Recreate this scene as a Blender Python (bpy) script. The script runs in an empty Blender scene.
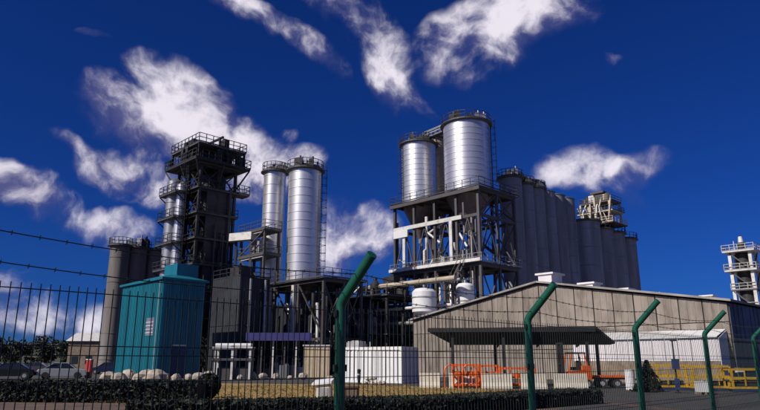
import bpy, bmesh, math, random
from math import sin, cos, tan, pi, radians, sqrt, atan2
from mathutils import Vector, Matrix
random.seed(7)
S = bpy.context.scene
C = S.collection

# ------------------------------------------------------------------ camera
F = 620.0                       # focal length in photo pixels (photo 760 x 410)
TILT = math.atan2(361 - 205, F) # horizon lies on row 361
CAMZ = 1.6
cam_d = bpy.data.cameras.new('camera'); cam = bpy.data.objects.new('camera', cam_d); C.objects.link(cam)
cam.location = (0, 0, CAMZ); cam.rotation_euler = (pi/2 + TILT, 0, 0)
cam_d.sensor_width = 36; cam_d.lens = F*36/760; cam_d.clip_end = 5000; cam_d.clip_start = 0.05
S.camera = cam
CT, ST = cos(TILT), sin(TILT)
def ray(px, py):
    cx, cy = (px-380)/F, (205-py)/F
    return Vector((cx, CT - cy*ST, ST + cy*CT))
def at(px, py, Y):                       # point on the pixel's ray at forward depth Y
    d = ray(px, py); k = Y/d.y
    return Vector((d.x*k, Y, CAMZ + d.z*k))
def zat(py, Y): return at(380, py, Y).z
def ground(px, py):
    d = ray(px, py); k = -CAMZ/d.z
    return Vector((d.x*k, d.y*k, 0))
# the whole site stands on one grid: U runs to the right and away, V to the left and away
GR = radians(44.5)
U = Vector((cos(GR), sin(GR), 0)); V = Vector((-sin(GR), cos(GR), 0))
def along(P, D, px, py=361):             # distance along D from P until it shows in column px
    d = ray(px, py); r = d.x/d.y
    return (r*P.y - P.x)/(D.x - r*D.y)

# ------------------------------------------------------------------ light and sky
SUN_EL = radians(38)
SUN_DIR = Vector((-0.80, -0.60, 0)).normalized()*cos(SUN_EL) + Vector((0, 0, sin(SUN_EL)))
sun_d = bpy.data.lights.new('sun', 'SUN'); sun = bpy.data.objects.new('sun', sun_d); C.objects.link(sun)
sun_d.energy = 4.8; sun_d.angle = radians(0.53); sun_d.color = (1.0, 0.93, 0.82)
sun.rotation_euler = (-SUN_DIR).to_track_quat('-Z', 'Y').to_euler()
sun.location = (-30, -20, 40)

W = bpy.data.worlds.new('World'); S.world = W; W.use_nodes = True
nt = W.node_tree; nt.nodes.clear()
def N(t, **kw):
    n = nt.nodes.new(t)
    for k, v in kw.items(): setattr(n, k, v)
    return n
def sock(n_in, v):
    if hasattr(v, 'node'): nt.links.new(v, n_in)
    else: n_in.default_value = v
def M_(op, a, b=0.0, c=0.0, clamp=False):
    n = N('ShaderNodeMath', operation=op); n.use_clamp = clamp
    sock(n.inputs[0], a); sock(n.inputs[1], b); sock(n.inputs[2], c)
    return n.outputs[0]
def VM(op, a, b=(0, 0, 0)):
    n = N('ShaderNodeVectorMath', operation=op)
    sock(n.inputs[0], a); sock(n.inputs[1], b)
    return n.outputs['Value'] if op in ('DOT_PRODUCT', 'LENGTH') else n.outputs[0]
def SM(x, lo, hi):
    n = N('ShaderNodeMapRange', interpolation_type='SMOOTHSTEP')
    sock(n.inputs[0], x); n.inputs[1].default_value = lo; n.inputs[2].default_value = hi
    return n.outputs[0]
def MIXC(f, a, b):
    n = N('ShaderNodeMix', data_type='RGBA'); sock(n.inputs[0], f)
    sock(n.inputs[6], a); sock(n.inputs[7], b)
    return n.outputs[2]
def NOISE(vec, scale, detail=6, rough=0.55, lac=2.0):
    n = N('ShaderNodeTexNoise'); sock(n.inputs['Vector'], vec)
    n.inputs['Scale'].default_value = scale; n.inputs['Detail'].default_value = detail
    n.inputs['Roughness'].default_value = rough; n.inputs['Lacunarity'].default_value = lac
    return n.outputs[0], n.outputs[1]
sky = N('ShaderNodeTexSky', sky_type='NISHITA'); sky.sun_disc = False
sky.sun_elevation = SUN_EL; sky.sun_rotation = atan2(SUN_DIR.x, SUN_DIR.y)
sky.altitude = 300; sky.air_density = 1.0; sky.dust_density = 0.2; sky.ozone_density = 4.0
skyc = VM('MULTIPLY', sky.outputs[0], (0.045, 0.165, 0.52))     # polarised, deep blue sky
tc = N('ShaderNodeTexCoord'); D0 = tc.outputs['Generated']
# clouds: soft lens-shaped banks at fixed directions of the sky, broken up by noise
_, wcol = NOISE(D0, 5.0, 4, 0.55)
warp = VM('MULTIPLY', VM('SUBTRACT', wcol, (0.47, 0.47, 0.47)), (0.13, 0.13, 0.13))
D1 = VM('ADD', D0, warp)
def pix_dir(px, py): return ray(px, py).normalized()
blobs = []   # centre, half width, half height (radians), tilt, weight
def cloud_px(px, py, w, h, rot=0.0, wt=1.0):
    blobs.append((pix_dir(px, py), w/F, h/F, radians(rot), wt))
for a in [(178, 86, 44, 22, -8, 0.95), (128, 116, 44, 28, -5, 1.0), (172, 130, 84, 38, -8, 1.2), (222, 140, 54, 36, -20, 1.0),
          (132, 182, 58, 24, -10, 0.84), (252, 162, 60, 38, -10, 0.9), (300, 156, 38, 22, 0, 0.66), (88, 162, 40, 10, -30, 0.6),
          (28, 192, 58, 18, -28, 0.95), (6, 182, 30, 20, -20, 0.85), (118, 227, 42, 16, 0, 0.92), (4, 272, 28, 18, 0, 0.75),
          (40, 300, 90, 22, -4, 0.66), (350, 230, 44, 38, 20, 0.9), (322, 250, 36, 20, 0, 0.7), (388, 240, 26, 28, 0, 0.6),
          (242, 6, 46, 18, -14, 0.85), (316, 50, 50, 14, -38, 0.72), (386, 40, 84, 32, -58, 0.78), (352, 8, 44, 24, -30, 0.66),
          (430, 96, 36, 10, -58, 0.5), (488, 44, 58, 42, 0, 0.86), (525, 16, 66, 30, 5, 0.66), (582, 14, 26, 20, 5, 0.5),
          (576, 178, 48, 22, 5, 0.66), (626, 174, 42, 14, 18, 0.52), (612, 195, 34, 14, 0, 0.42),
          (286, 126, 12, 8, 0, 0.5), (600, 58, 24, 5, 4, 0.42), (110, 40, 14, 4, 0, 0.36), (60, 345, 120, 16, 0, 0.3)]:
    cloud_px(*a)
rr = random.Random(3)
while len(blobs) < 50:                   # the same kind of cloud over the rest of the sky
    az, el = rr.uniform(0, 2*pi), rr.uniform(0.08, 0.85)
    d = Vector((sin(az)*cos(el), cos(az)*cos(el), sin(el)))
    if d.y > 0.45 and abs(d.x) < 0.8: continue
    blobs.append((d, rr.uniform(.08, .2), rr.uniform(.04, .08), rr.uniform(-.5, .5), rr.uniform(.8, 1.1)))
dens = None; ssum = None; qsum = None
for (c, w, h, rot, wt) in blobs:
    e = c.cross(Vector((0, 0, 1))).normalized(); n_ = e.cross(c)
    w, h = w*1.12, h*1.15
    a = (e*cos(rot) + n_*sin(rot))/w; b = (n_*cos(rot) - e*sin(rot))/h
    x = VM('DOT_PRODUCT', D1, tuple(a)); x = M_('SUBTRACT', x, a.dot(c))
    y = VM('DOT_PRODUCT', D1, tuple(b)); y = M_('SUBTRACT', y, b.dot(c))
    z = VM('DOT_PRODUCT', D1, tuple(c))
    q = M_('MULTIPLY_ADD', x, x, M_('MULTIPLY', y, y))
    q = M_('MULTIPLY', M_('SUBTRACT', 1.0, q, clamp=True), wt)
    q = M_('MULTIPLY', q, M_('GREATER_THAN', z, 0.0))
    qs = M_('MULTIPLY', q, M_('MULTIPLY_ADD', x, -0.35*cos(rot), M_('MULTIPLY', y, 0.75)))
    ssum = qs if ssum is None else M_('ADD', ssum, qs); qsum = q if qsum is None else M_('ADD', qsum, q)
    dens = q if dens is None else M_('MAXIMUM', M_('MULTIPLY_ADD', q, 0.25, dens), M_('MULTIPLY_ADD', dens, 0.25, q))
SC = 10.0
nA, _ = NOISE(D1, SC, 9, 0.58)
off = VM('ADD', D1, tuple(Vector((-0.75, -0.1, 0.65))*0.035))
nB, _ = NOISE(off, SC, 5, 0.55)
soft = M_('MULTIPLY', dens, 2.2, clamp=True)
mass = M_('MULTIPLY_ADD', M_('MULTIPLY', M_('SUBTRACT', nA, 0.47), 3.2), soft, dens)
cover = SM(mass, 0.10, 1.25)
side = M_('DIVIDE', ssum, M_('MAXIMUM', qsum, 0.02))           # sunny upper left of each bank, shaded underside
nC, _ = NOISE(D1, 4.5, 5, 0.6)
lit = M_('ADD', M_('MULTIPLY', M_('SUBTRACT', nA, nB), 3.0), M_('MULTIPLY_ADD', side, 0.42, 0.20))
lit = M_('ADD', lit, M_('MULTIPLY', M_('SUBTRACT', nC, 0.42), 1.5))
lit = M_('ADD', lit, M_('MULTIPLY_ADD', mass, 0.36, -0.12))
lit = SM(lit, -0.05, 1.0)
ccol = MIXC(lit, (0.95, 1.0, 2.5, 1), (8.6, 8.1, 9.0, 1))
final = MIXC(M_('MULTIPLY', cover, 0.97), skyc, ccol)
bg = N('ShaderNodeBackground'); bg.inputs['Strength'].default_value = 0.1
nt.links.new(final, bg.inputs['Color'])
out = N('ShaderNodeOutputWorld'); nt.links.new(bg.outputs[0], out.inputs['Surface'])
W.cycles.sampling_method = 'MANUAL'; W.cycles.sample_map_resolution = 512

S.render.engine = 'CYCLES'
S.view_settings.view_transform = 'Standard'; S.view_settings.look = 'None'
S.view_settings.exposure = 0.0; S.view_settings.gamma = 1.0; S.view_settings.use_curve_mapping = False

# ------------------------------------------------------------------ materials
MATS = {}
def mat(name, col, rough=0.6, metal=0.0, var=0.25, scale=1.5, stretch=(1, 1, 1), bump=0.0, bscale=None, col2=None, spec=0.5, c2pos=(0.45, 0.7), coord='Object'):
    m = bpy.data.materials.new(name); m.use_nodes = True
    t = m.node_tree; b = t.nodes['Principled BSDF']
    b.inputs['Roughness'].default_value = rough; b.inputs['Metallic'].default_value = metal
    b.inputs['Specular IOR Level'].default_value = spec
    tcn = t.nodes.new('ShaderNodeTexCoord'); mp = t.nodes.new('ShaderNodeMapping')
    mp.inputs['Scale'].default_value = stretch
    info = t.nodes.new('ShaderNodeObjectInfo')
    t.links.new(tcn.outputs[coord], mp.inputs['Vector'])
    rnd = t.nodes.new('ShaderNodeVectorMath'); rnd.operation = 'SCALE'; rnd.inputs[0].default_value = (37, 53, 71)
    t.links.new(info.outputs['Random'], rnd.inputs['Scale']); t.links.new(rnd.outputs[0], mp.inputs['Location'])
    nz = t.nodes.new('ShaderNodeTexNoise'); nz.inputs['Scale'].default_value = scale; nz.inputs['Detail'].default_value = 6
    nz.inputs['Roughness'].default_value = 0.62
    t.links.new(mp.outputs[0], nz.inputs['Vector'])
    rp = t.nodes.new('ShaderNodeValToRGB')
    c = Vector(col); d = Vector(col2) if col2 else c*(1-var*1.4)
    if col2:
        rp.color_ramp.elements[0].position, rp.color_ramp.elements[1].position = c2pos
        rp.color_ramp.elements[0].color = (*c, 1); rp.color_ramp.elements[1].color = (*d, 1)
    else:
        rp.color_ramp.elements[0].position = 0.3; rp.color_ramp.elements[1].position = 0.7
        rp.color_ramp.elements[0].color = (*d, 1); rp.color_ramp.elements[1].color = (*(c*(1+var*0.5)), 1)
    t.links.new(nz.outputs[0], rp.inputs[0])
    # each piece a little lighter or darker than its neighbour
    mul = t.nodes.new('ShaderNodeMix'); mul.data_type = 'RGBA'; mul.blend_type = 'MULTIPLY'; mul.inputs[0].default_value = 1
    mr = t.nodes.new('ShaderNodeMapRange'); mr.inputs[3].default_value = 1-var*0.5; mr.inputs[4].default_value = 1+var*0.25
    t.links.new(info.outputs['Random'], mr.inputs[0]); t.links.new(rp.outputs[0], mul.inputs[6]); t.links.new(mr.outputs[0], mul.inputs[7])
    t.links.new(mul.outputs[2], b.inputs['Base Color'])
    r2 = t.nodes.new('ShaderNodeMapRange'); r2.inputs[3].default_value = min(1, rough*1.2); r2.inputs[4].default_value = rough*0.8
    t.links.new(nz.outputs[0], r2.inputs[0]); t.links.new(r2.outputs[0], b.inputs['Roughness'])
    if bump:
        n2 = t.nodes.new('ShaderNodeTexNoise'); n2.inputs['Scale'].default_value = bscale or scale*6; n2.inputs['Detail'].default_value = 4
        t.links.new(mp.outputs[0], n2.inputs['Vector'])
        bp = t.nodes.new('ShaderNodeBump'); bp.inputs['Strength'].default_value = bump; bp.inputs['Distance'].default_value = 0.05
        t.links.new(n2.outputs[0], bp.inputs['Height']); t.links.new(bp.outputs[0], b.inputs['Normal'])
    MATS[name] = m
    return m
mat('silo_steel', (0.78, 0.77, 0.78), 0.36, 0.78, 0.16, 1.2, (1, 1, .12), 0.03, 3)
mat('dull_steel', (0.42, 0.42, 0.45), 0.42, 0.75, 0.25, 1.2, (1, 1, .15))
mat('tan_steel', (0.42, 0.33, 0.24), 0.5, 0.3, 0.25, 1.0, (1, 1, .2))
mat('dark_steel', (0.045, 0.043, 0.047), 0.6, 0.3, 0.5, 1.5)
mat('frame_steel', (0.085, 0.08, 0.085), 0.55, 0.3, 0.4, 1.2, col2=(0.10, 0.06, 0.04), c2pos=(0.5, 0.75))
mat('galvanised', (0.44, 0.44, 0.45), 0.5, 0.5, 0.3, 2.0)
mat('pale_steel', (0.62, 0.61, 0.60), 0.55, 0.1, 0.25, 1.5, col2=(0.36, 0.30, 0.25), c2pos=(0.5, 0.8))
mat('pipe_tan', (0.50, 0.43, 0.34), 0.5, 0.1, 0.25, 1.0)
mat('grating', (0.12, 0.12, 0.13), 0.6, 0.4, 0.3, 3)
mat('concrete_silo', (0.17, 0.155, 0.15), 0.85, 0, 0.3, 0.6, (1, 1, .12), 0.15, 4)
mat('block_silo', (0.23, 0.25, 0.30), 0.7, 0.15, 0.3, 0.6, (1, 1, .1), 0.1, 4)
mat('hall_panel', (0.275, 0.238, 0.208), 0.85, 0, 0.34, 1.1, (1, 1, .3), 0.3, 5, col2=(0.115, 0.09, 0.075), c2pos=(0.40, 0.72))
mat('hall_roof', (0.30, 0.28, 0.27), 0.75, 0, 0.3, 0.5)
mat('hall_side_shaded', (0.11, 0.12, 0.15), 0.6, 0.2, 0.3, 0.5)  # shade of the wall turned from the sun, put into the colour
mat('joint_dark', (0.05, 0.045, 0.04), 0.9, 0, 0.3, 1)
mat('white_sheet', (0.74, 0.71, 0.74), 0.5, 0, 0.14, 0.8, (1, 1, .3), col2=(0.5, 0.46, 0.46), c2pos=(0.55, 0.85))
mat('white_paint', (0.72, 0.72, 0.73), 0.45, 0, 0.10, 1.2, (1, 1, .3))
mat('plinth', (0.26, 0.20, 0.15), 0.9, 0, 0.35, 1.5)
mat('teal_sheet', (0.008, 0.16, 0.225), 0.45, 0.1, 0.22, 0.8, (1, 1, .2))
mat('navy_sheet', (0.012, 0.045, 0.12), 0.5, 0.1, 0.3, 0.8, (1, 1, .2))
mat('dark_clad', (0.035, 0.037, 0.047), 0.6, 0.1, 0.4, 0.6)
mat('fence_green', (0.006, 0.088, 0.052), 0.38, 0.0, 0.18, 4, bump=0.03, bscale=60)
mat('wire_dark', (0.010, 0.022, 0.016), 0.5, 0.2, 0.3, 6)
mat('canopy_dark', (0.020, 0.022, 0.022), 0.7, 0, 0.3, 2)
mat('barrier', (0.56, 0.52, 0.44), 0.85, 0, 0.25, 2.5, bump=0.2, bscale=20, col2=(0.36, 0.32, 0.26), c2pos=(0.5, 0.8))
mat('orange_paint', (0.75, 0.13, 0.02), 0.45, 0, 0.2, 2.0)
mat('yellow_paint', (0.62, 0.37, 0.02), 0.5, 0, 0.25, 2.0)
mat('red_paint', (0.55, 0.03, 0.03), 0.45, 0, 0.15, 2.0)
mat('blue_fascia', (0.045, 0.04, 0.19), 0.5, 0, 0.2, 1.5)
mat('blue_dark', (0.015, 0.03, 0.09), 0.6, 0, 0.3, 2)
mat('cream', (0.55, 0.44, 0.30), 0.7, 0, 0.15, 1.5)
mat('rubber', (0.02, 0.02, 0.02), 0.8, 0, 0.3, 4)
mat('glass_dark', (0.015, 0.018, 0.022), 0.08, 0, 0.1, 1, spec=0.8)
mat('stone', (0.42, 0.37, 0.31), 0.9, 0, 0.35, 2.5, bump=0.4, bscale=8)
mat('asphalt', (0.065, 0.062, 0.062), 0.9, 0, 0.3, 0.8, bump=0.25, bscale=40, coord='Object')
mat('earth', (0.13, 0.085, 0.065), 0.95, 0, 0.4, 0.7, bump=0.5, bscale=9)
mat('dry_grass', (0.30, 0.20, 0.065), 0.95, 0, 0.35, 0.5, bump=0.6, bscale=9, col2=(0.15, 0.10, 0.04), c2pos=(0.5, 0.75))
mat('far_field', (0.055, 0.06, 0.03), 0.95, 0, 0.4, 0.03)
mat('grass_blade', (0.33, 0.22, 0.07), 0.9, 0, 0.35, 0.6)
mat('leaf_hedge', (0.009, 0.013, 0.007), 0.75, 0, 0.5, 3)
mat('leaf_tree', (0.030, 0.042, 0.022), 0.7, 0, 0.5, 0.8)
mat('bark', (0.05, 0.04, 0.03), 0.9, 0, 0.3, 3)
mat('brown_box', (0.10, 0.05, 0.03), 0.7, 0, 0.3, 3)
mat('lamp_blue', (0.03, 0.05, 0.16), 0.5, 0, 0.2, 3)
for nm, cc in (('car_black', (0.012, 0.012, 0.014)), ('car_silver', (0.35, 0.36, 0.38)), ('car_blue', (0.02, 0.03, 0.08)), ('car_white', (0.7, 0.7, 0.7)), ('car_grey', (0.06, 0.06, 0.065))):
    mat(nm, cc, 0.22, 0.2, 0.05, 1)
mat('purple_grey', (0.20, 0.17, 0.18), 0.5, 0.5, 0.3, 1.2, (1, 1, .3))

# ------------------------------------------------------------------ mesh helpers
class MB:
    def __init__(s): s.v = []; s.f = []; s.sm = []
    def add(s, vs, fs, smooth=False):
        o = len(s.v); s.v += [tuple(p) for p in vs]
        for f in fs: s.f.append(tuple(i+o for i in f)); s.sm.append(smooth)
        return s
    def box(s, c, d, R=None):
        c = Vector(c); vs = []
        for k in range(8):
            p = Vector(((k & 1)-.5, (k >> 1 & 1)-.5, (k >> 2 & 1)-.5)); p = Vector((p.x*d[0], p.y*d[1], p.z*d[2]))
            vs.append(c + (R @ p if R else p))
        return s.add(vs, [(0, 2, 3, 1), (4, 5, 7, 6), (0, 1, 5, 4), (2, 6, 7, 3), (0, 4, 6, 2), (1, 3, 7, 5)])
    def span(s, a, b):                   # box from corner to corner
        a, b = Vector(a), Vector(b)
        return s.box((a+b)/2, [abs(q) for q in (b-a)])
    def bar(s, p, q, w, h=None):
        p, q = Vector(p), Vector(q); d = q-p; L = d.length
        if L < 1e-5: return s
        z = d/L; up = Vector((0, 0, 1)) if abs(z.z) < .95 else Vector((1, 0, 0))
        x = z.cross(up).normalized(); y = x.cross(z)
        R = Matrix((x, y, z)).transposed()
        return s.box((p+q)/2, (w, h or w, L), R)
    def tube(s, p, q, r, n=10, r2=None, caps=True):
        p, q = Vector(p), Vector(q); d = (q-p)
        if d.length < 1e-6: return s
        z = d.normalized(); up = Vector((0, 0, 1)) if abs(z.z) < .95 else Vector((1, 0, 0))
        x = z.cross(up).normalized(); y = x.cross(z); r2 = r if r2 is None else r2
        A = [p + (x*cos(2*pi*i/n) + y*sin(2*pi*i/n))*r for i in range(n)]
        B = [q + (x*cos(2*pi*i/n) + y*sin(2*pi*i/n))*r2 for i in range(n)]
        s.add(A+B, [(i, (i+1) % n, n+(i+1) % n, n+i) for i in range(n)], True)
        if caps: s.add(A, [tuple(range(n))[::-1]]); s.add(B, [tuple(range(n))])
        return s
    def path(s, pts, r, n=8):
        pts = [Vector(p) for p in pts]; rings = []
        ref = None
        for i, p in enumerate(pts):
            a = pts[max(i-1, 0)]; b = pts[min(i+1, len(pts)-1)]; z = (b-a).normalized()
            if ref is None:
                up = Vector((0, 0, 1)) if abs(z.z) < .95 else Vector((1, 0, 0)); ref = z.cross(up).normalized()
            x = (ref - z*ref.dot(z)).normalized(); ref = x; y = z.cross(x)
            k = 1.0
            if 0 < i < len(pts)-1:
                c_ = (pts[i]-a).normalized().dot((b-pts[i]).normalized()); k = 1/max(.6, sqrt((1+c_)/2))
            rings.append([p + (x*cos(2*pi*j/n) + y*sin(2*pi*j/n))*r*(k if n < 5 else 1) for j in range(n)])
        vs = [v for R in rings for v in R]; fs = []
        for i in range(len(pts)-1):
            for j in range(n): fs.append((i*n+j, i*n+(j+1) % n, (i+1)*n+(j+1) % n, (i+1)*n+j))
        s.add(vs, fs, True); s.add(rings[0], [tuple(range(n))[::-1]]); s.add(rings[-1], [tuple(range(n))])
        return s
    def lathe(s, prof, n=32, c=(0, 0, 0), smooth=True, split=True):
        c = Vector(c)
        if split:
            for (r0, z0), (r1, z1) in zip(prof, prof[1:]):
                A = [c + Vector((r0*cos(2*pi*i/n), r0*sin(2*pi*i/n), z0)) for i in range(n)]
                B = [c + Vector((r1*cos(2*pi*i/n), r1*sin(2*pi*i/n), z1)) for i in range(n)]
                s.add(A+B, [(i, (i+1) % n, n+(i+1) % n, n+i) for i in range(n)], smooth)
        else:
            vs = [c + Vector((r*cos(2*pi*i/n), r*sin(2*pi*i/n), z)) for r, z in prof for i in range(n)]
            s.add(vs, [(k*n+i, k*n+(i+1) % n, (k+1)*n+(i+1) % n, (k+1)*n+i) for k in range(len(prof)-1) for i in range(n)], smooth)
        return s
    def mesh(s, name, material, recalc=False):
        me = bpy.data.meshes.new(name); me.from_pydata(s.v, [], s.f)
        me.polygons.foreach_set('use_smooth', s.sm)
        me.materials.append(MATS[material]); me.update()
        if recalc:
            b = bmesh.new(); b.from_mesh(me); bmesh.ops.recalc_face_normals(b, faces=b.faces[:]); b.to_mesh(me); b.free()
        return me
    def build(s, name, material, parent=None, loc=None, rz=None):
        return put(name, s.mesh(name, material), parent, loc, rz)
def put(name, me, parent=None, loc=None, rz=None):
    o = bpy.data.objects.new(name, me); C.objects.link(o)
    if parent: o.parent = parent
    if loc is not None: o.location = loc
    if rz is not None: o.rotation_euler = (0, 0, rz)
    return o
def tag(o, label, cat, group=None):
    o['label'] = label; o['category'] = cat
    if group: o['group'] = group
    return o
def thing(name, label, cat, loc=(0, 0, 0), rz=0.0, group=None):
    o = bpy.data.objects.new(name, None); C.objects.link(o); o.empty_display_size = .2
    o.location = loc; o.rotation_euler = (0, 0, rz)
    return tag(o, label, cat, group)
def copy_tree(o, parent=None):
    c = o.copy(); C.objects.link(c); c.parent = parent
    for ch in list(o.children): copy_tree(ch, c)
    return c
def struct(o): o['kind'] = 'structure'; return o
def stuff(o): o['kind'] = 'stuff'; return o

# ------------------------------------------------------------------ ground
def sheet(name, pts, z, material, cell=None):
    m = MB(); m.add([(p[0], p[1], z) for p in pts], [tuple(range(len(pts)))])
    return struct(m.build(name, material))
m = MB(); R_ = 2500
m.add([(-R_, -R_, 0), (R_, -R_, 0), (R_, R_, 0), (-R_, R_, 0)], [(0, 1, 2, 3)])
struct(m.build('ground', 'earth'))
def gxy(px, py): p = ground(px, py); return (p.x, p.y)
# grey yard and road
sheet('asphalt_yard', [(-75, 52), (-40, 62), (-10, 44), (7, 34), (14, 10), (30, -10), (160, 30), (190, 160), (60, 190), (-60, 150), (-110, 100)], 0.004, 'asphalt')
sheet('asphalt_road', [(-60, -30), (30, -30), (14, 9.9), (8.3, 26), (6, 22), (3, 11), (-4, 3), (-60, -22)], 0.004, 'asphalt')
sheet('dry_grass_strip', [(-6.9, 25.6), (-4, 18.6), (7.8, 26.5), (8.5, 36), (0, 44), (-12, 48), (-13, 40)], 0.008, 'dry_grass')
sheet('far_field', [(-2000, 160), (600, 260), (2000, 200), (2000, 2400), (-2000, 2400)], 0.004, 'far_field')
# low far hill on the left
m = MB(); nx, ny = 60, 12; vs = []; fs = []
for j in range(ny+1):
    for i in range(nx+1):
        x = -1500 + 2400*i/nx; y = 700 + 900*j/ny
        h = 34*sin(pi*j/ny)**1.0*(0.65 + 0.25*sin(i*.31) + 0.13*sin(i*.83+1)) * max(0, min(1, (900-x)/600, (x+1500)/300))
        vs.append((x, y, h-.3))
for j in range(ny):
    for i in range(nx): a = j*(nx+1)+i; fs.append((a, a+1, a+nx+2, a+nx+1))
m.add(vs, fs, True); struct(m.build('hill', 'far_field'))

# ------------------------------------------------------------------ steelwork helpers
def frame(P, xs, ys, zs, mt='frame_steel', cw=.34, bw=.28, braces=(), floors=(), pale=()):
    for x in xs:
        for y in ys: MB().box((x, y, zs[-1]/2), (cw, cw, zs[-1])).build('column', mt, P)
    for k, z in enumerate(zs[1:], 1):
        bm_ = 'pale_steel' if k in pale else mt
        for y in ys:
            for a, b in zip(xs, xs[1:]): MB().span((a+cw/2, y-bw/2, z-bw*1.3), (b-cw/2, y+bw/2, z)).build('beam', bm_, P)
        for x in xs:
            for a, b in zip(ys, ys[1:]): MB().span((x-bw/2, a+cw/2, z-bw*1.3), (x+bw/2, b-cw/2, z)).build('beam', bm_, P)
        if k in floors:
            MB().span((xs[0]-.5, ys[0]-.5, z+.003), (xs[-1]+.5, ys[-1]+.5, z+.12)).build('floor_grating', 'grating', P)
    for (k, face, style) in braces:
        z0, z1 = zs[k]+.1, zs[k+1]-.4
        segs = []
        if face in ('x0', 'x1'):
            x = xs[0] if face == 'x0' else xs[-1]
            segs = [((x, a), (x, b)) for a, b in zip(ys, ys[1:])]
        else:
            y = ys[0] if face == 'y0' else ys[-1]
            segs = [((a, y), (b, y)) for a, b in zip(xs, xs[1:])]
        for a, b in segs:
            A0, A1, B0, B1 = Vector((*a, z0)), Vector((*a, z1)), Vector((*b, z0)), Vector((*b, z1))
            mid = (A1+B1)/2
            if style == 'X':
                MB().bar(A0, B1, .16).build('brace', mt, P); MB().bar(A1, B0, .15, .13).build('brace', mt, P)
            elif style == 'V':
                MB().bar(A0, mid, .16).build('brace', mt, P); MB().bar(B0, mid, .15, .14).build('brace', mt, P)
            else:
                MB().bar(A0, B1, .16).build('brace', mt, P)
def railing(P, loop, z, mt='galvanised', h=1.1, step=1.3, r=.035, closed=True):
    m = MB(); n = len(loop)
    for i in range(n if closed else n-1):
        a = Vector((*loop[i], z)); b = Vector((*loop[(i+1) % n], z)); L = (b-a).length; k = max(1, int(L/step))
        for hh in (h, h*.55): m.bar(a+Vector((0, 0, hh)), b+Vector((0, 0, hh)), r*1.6)
        m.bar(a+Vector((0, 0, .1)), b+Vector((0, 0, .1)), .03, .16)
        for j in range(k): p = a + (b-a)*j/k; m.bar(p, p+Vector((0, 0, h)), r*1.8)
    return m.build('railing', mt, P)
def pipe(P, pts, r, mt='galvanised', n=8, name='pipe'):
    m = MB().path(pts, r, n)
    for a, b in zip(pts, pts[1:]):               # flanges along the run
        a, b = Vector(a), Vector(b); L = (b-a).length
        if L > 3 and r > .1:
            for k in range(1, int(L/3)+1):
                c = a + (b-a)*(k/(int(L/3)+1)); d = (b-a).normalized()*.04
                m.tube(c-d, c+d, r*1.35, n)
    return m.build(name, mt, P)
def stairs(P, a, b, w, mt='frame_steel', n=12):
    a, b = Vector(a), Vector(b); d = b-a; s_ = Vector((-d.y, d.x, 0)).normalized()*w/2
    m = MB()
    for q in (-1, 1):
        m.bar(a+s_*q, b+s_*q, .07, .22); m.bar(a+s_*q+Vector((0, 0, 1)), b+s_*q+Vector((0, 0, 1)), .06)
        for k in range(0, n+1, 3): p = a + d*k/n + s_*q; m.bar(p, p+Vector((0, 0, 1)), .05)
    for k in range(n): p = a + d*(k+.5)/n; m.bar(p-s_, p+s_, .22, .04)
    return m.build('stair', mt, P)
def ladder(P, x, y, z0, z1, ang, mt='dark_steel'):
    m = MB(); o = Vector((cos(ang), sin(ang), 0)); t = Vector((-o.y, o.x, 0))
    b = Vector((x, y, 0)) + o*.15
    for q in (-.25, .25): m.bar(b+t*q+Vector((0, 0, z0)), b+t*q+Vector((0, 0, z1)), .06)
    z = z0
    while z < z1: m.bar(b-t*.25+Vector((0, 0, z)), b+t*.25+Vector((0, 0, z)), .04); z += .4
    z = z0+2
    while z < z1:
        m.path([b + t*(.36*cos(a)) + o*(.7*sin(a)) + Vector((0, 0, z)) for a in [pi*k/6 for k in range(7)]], .03, 4); z += 1.0
    for a in (.3*pi, .5*pi, .7*pi): p = b + t*(.36*cos(a)) + o*(.7*sin(a)); m.bar(p+Vector((0, 0, z0+2)), p+Vector((0, 0, z1)), .035)
    return m.build('ladder', mt, P)
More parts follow.
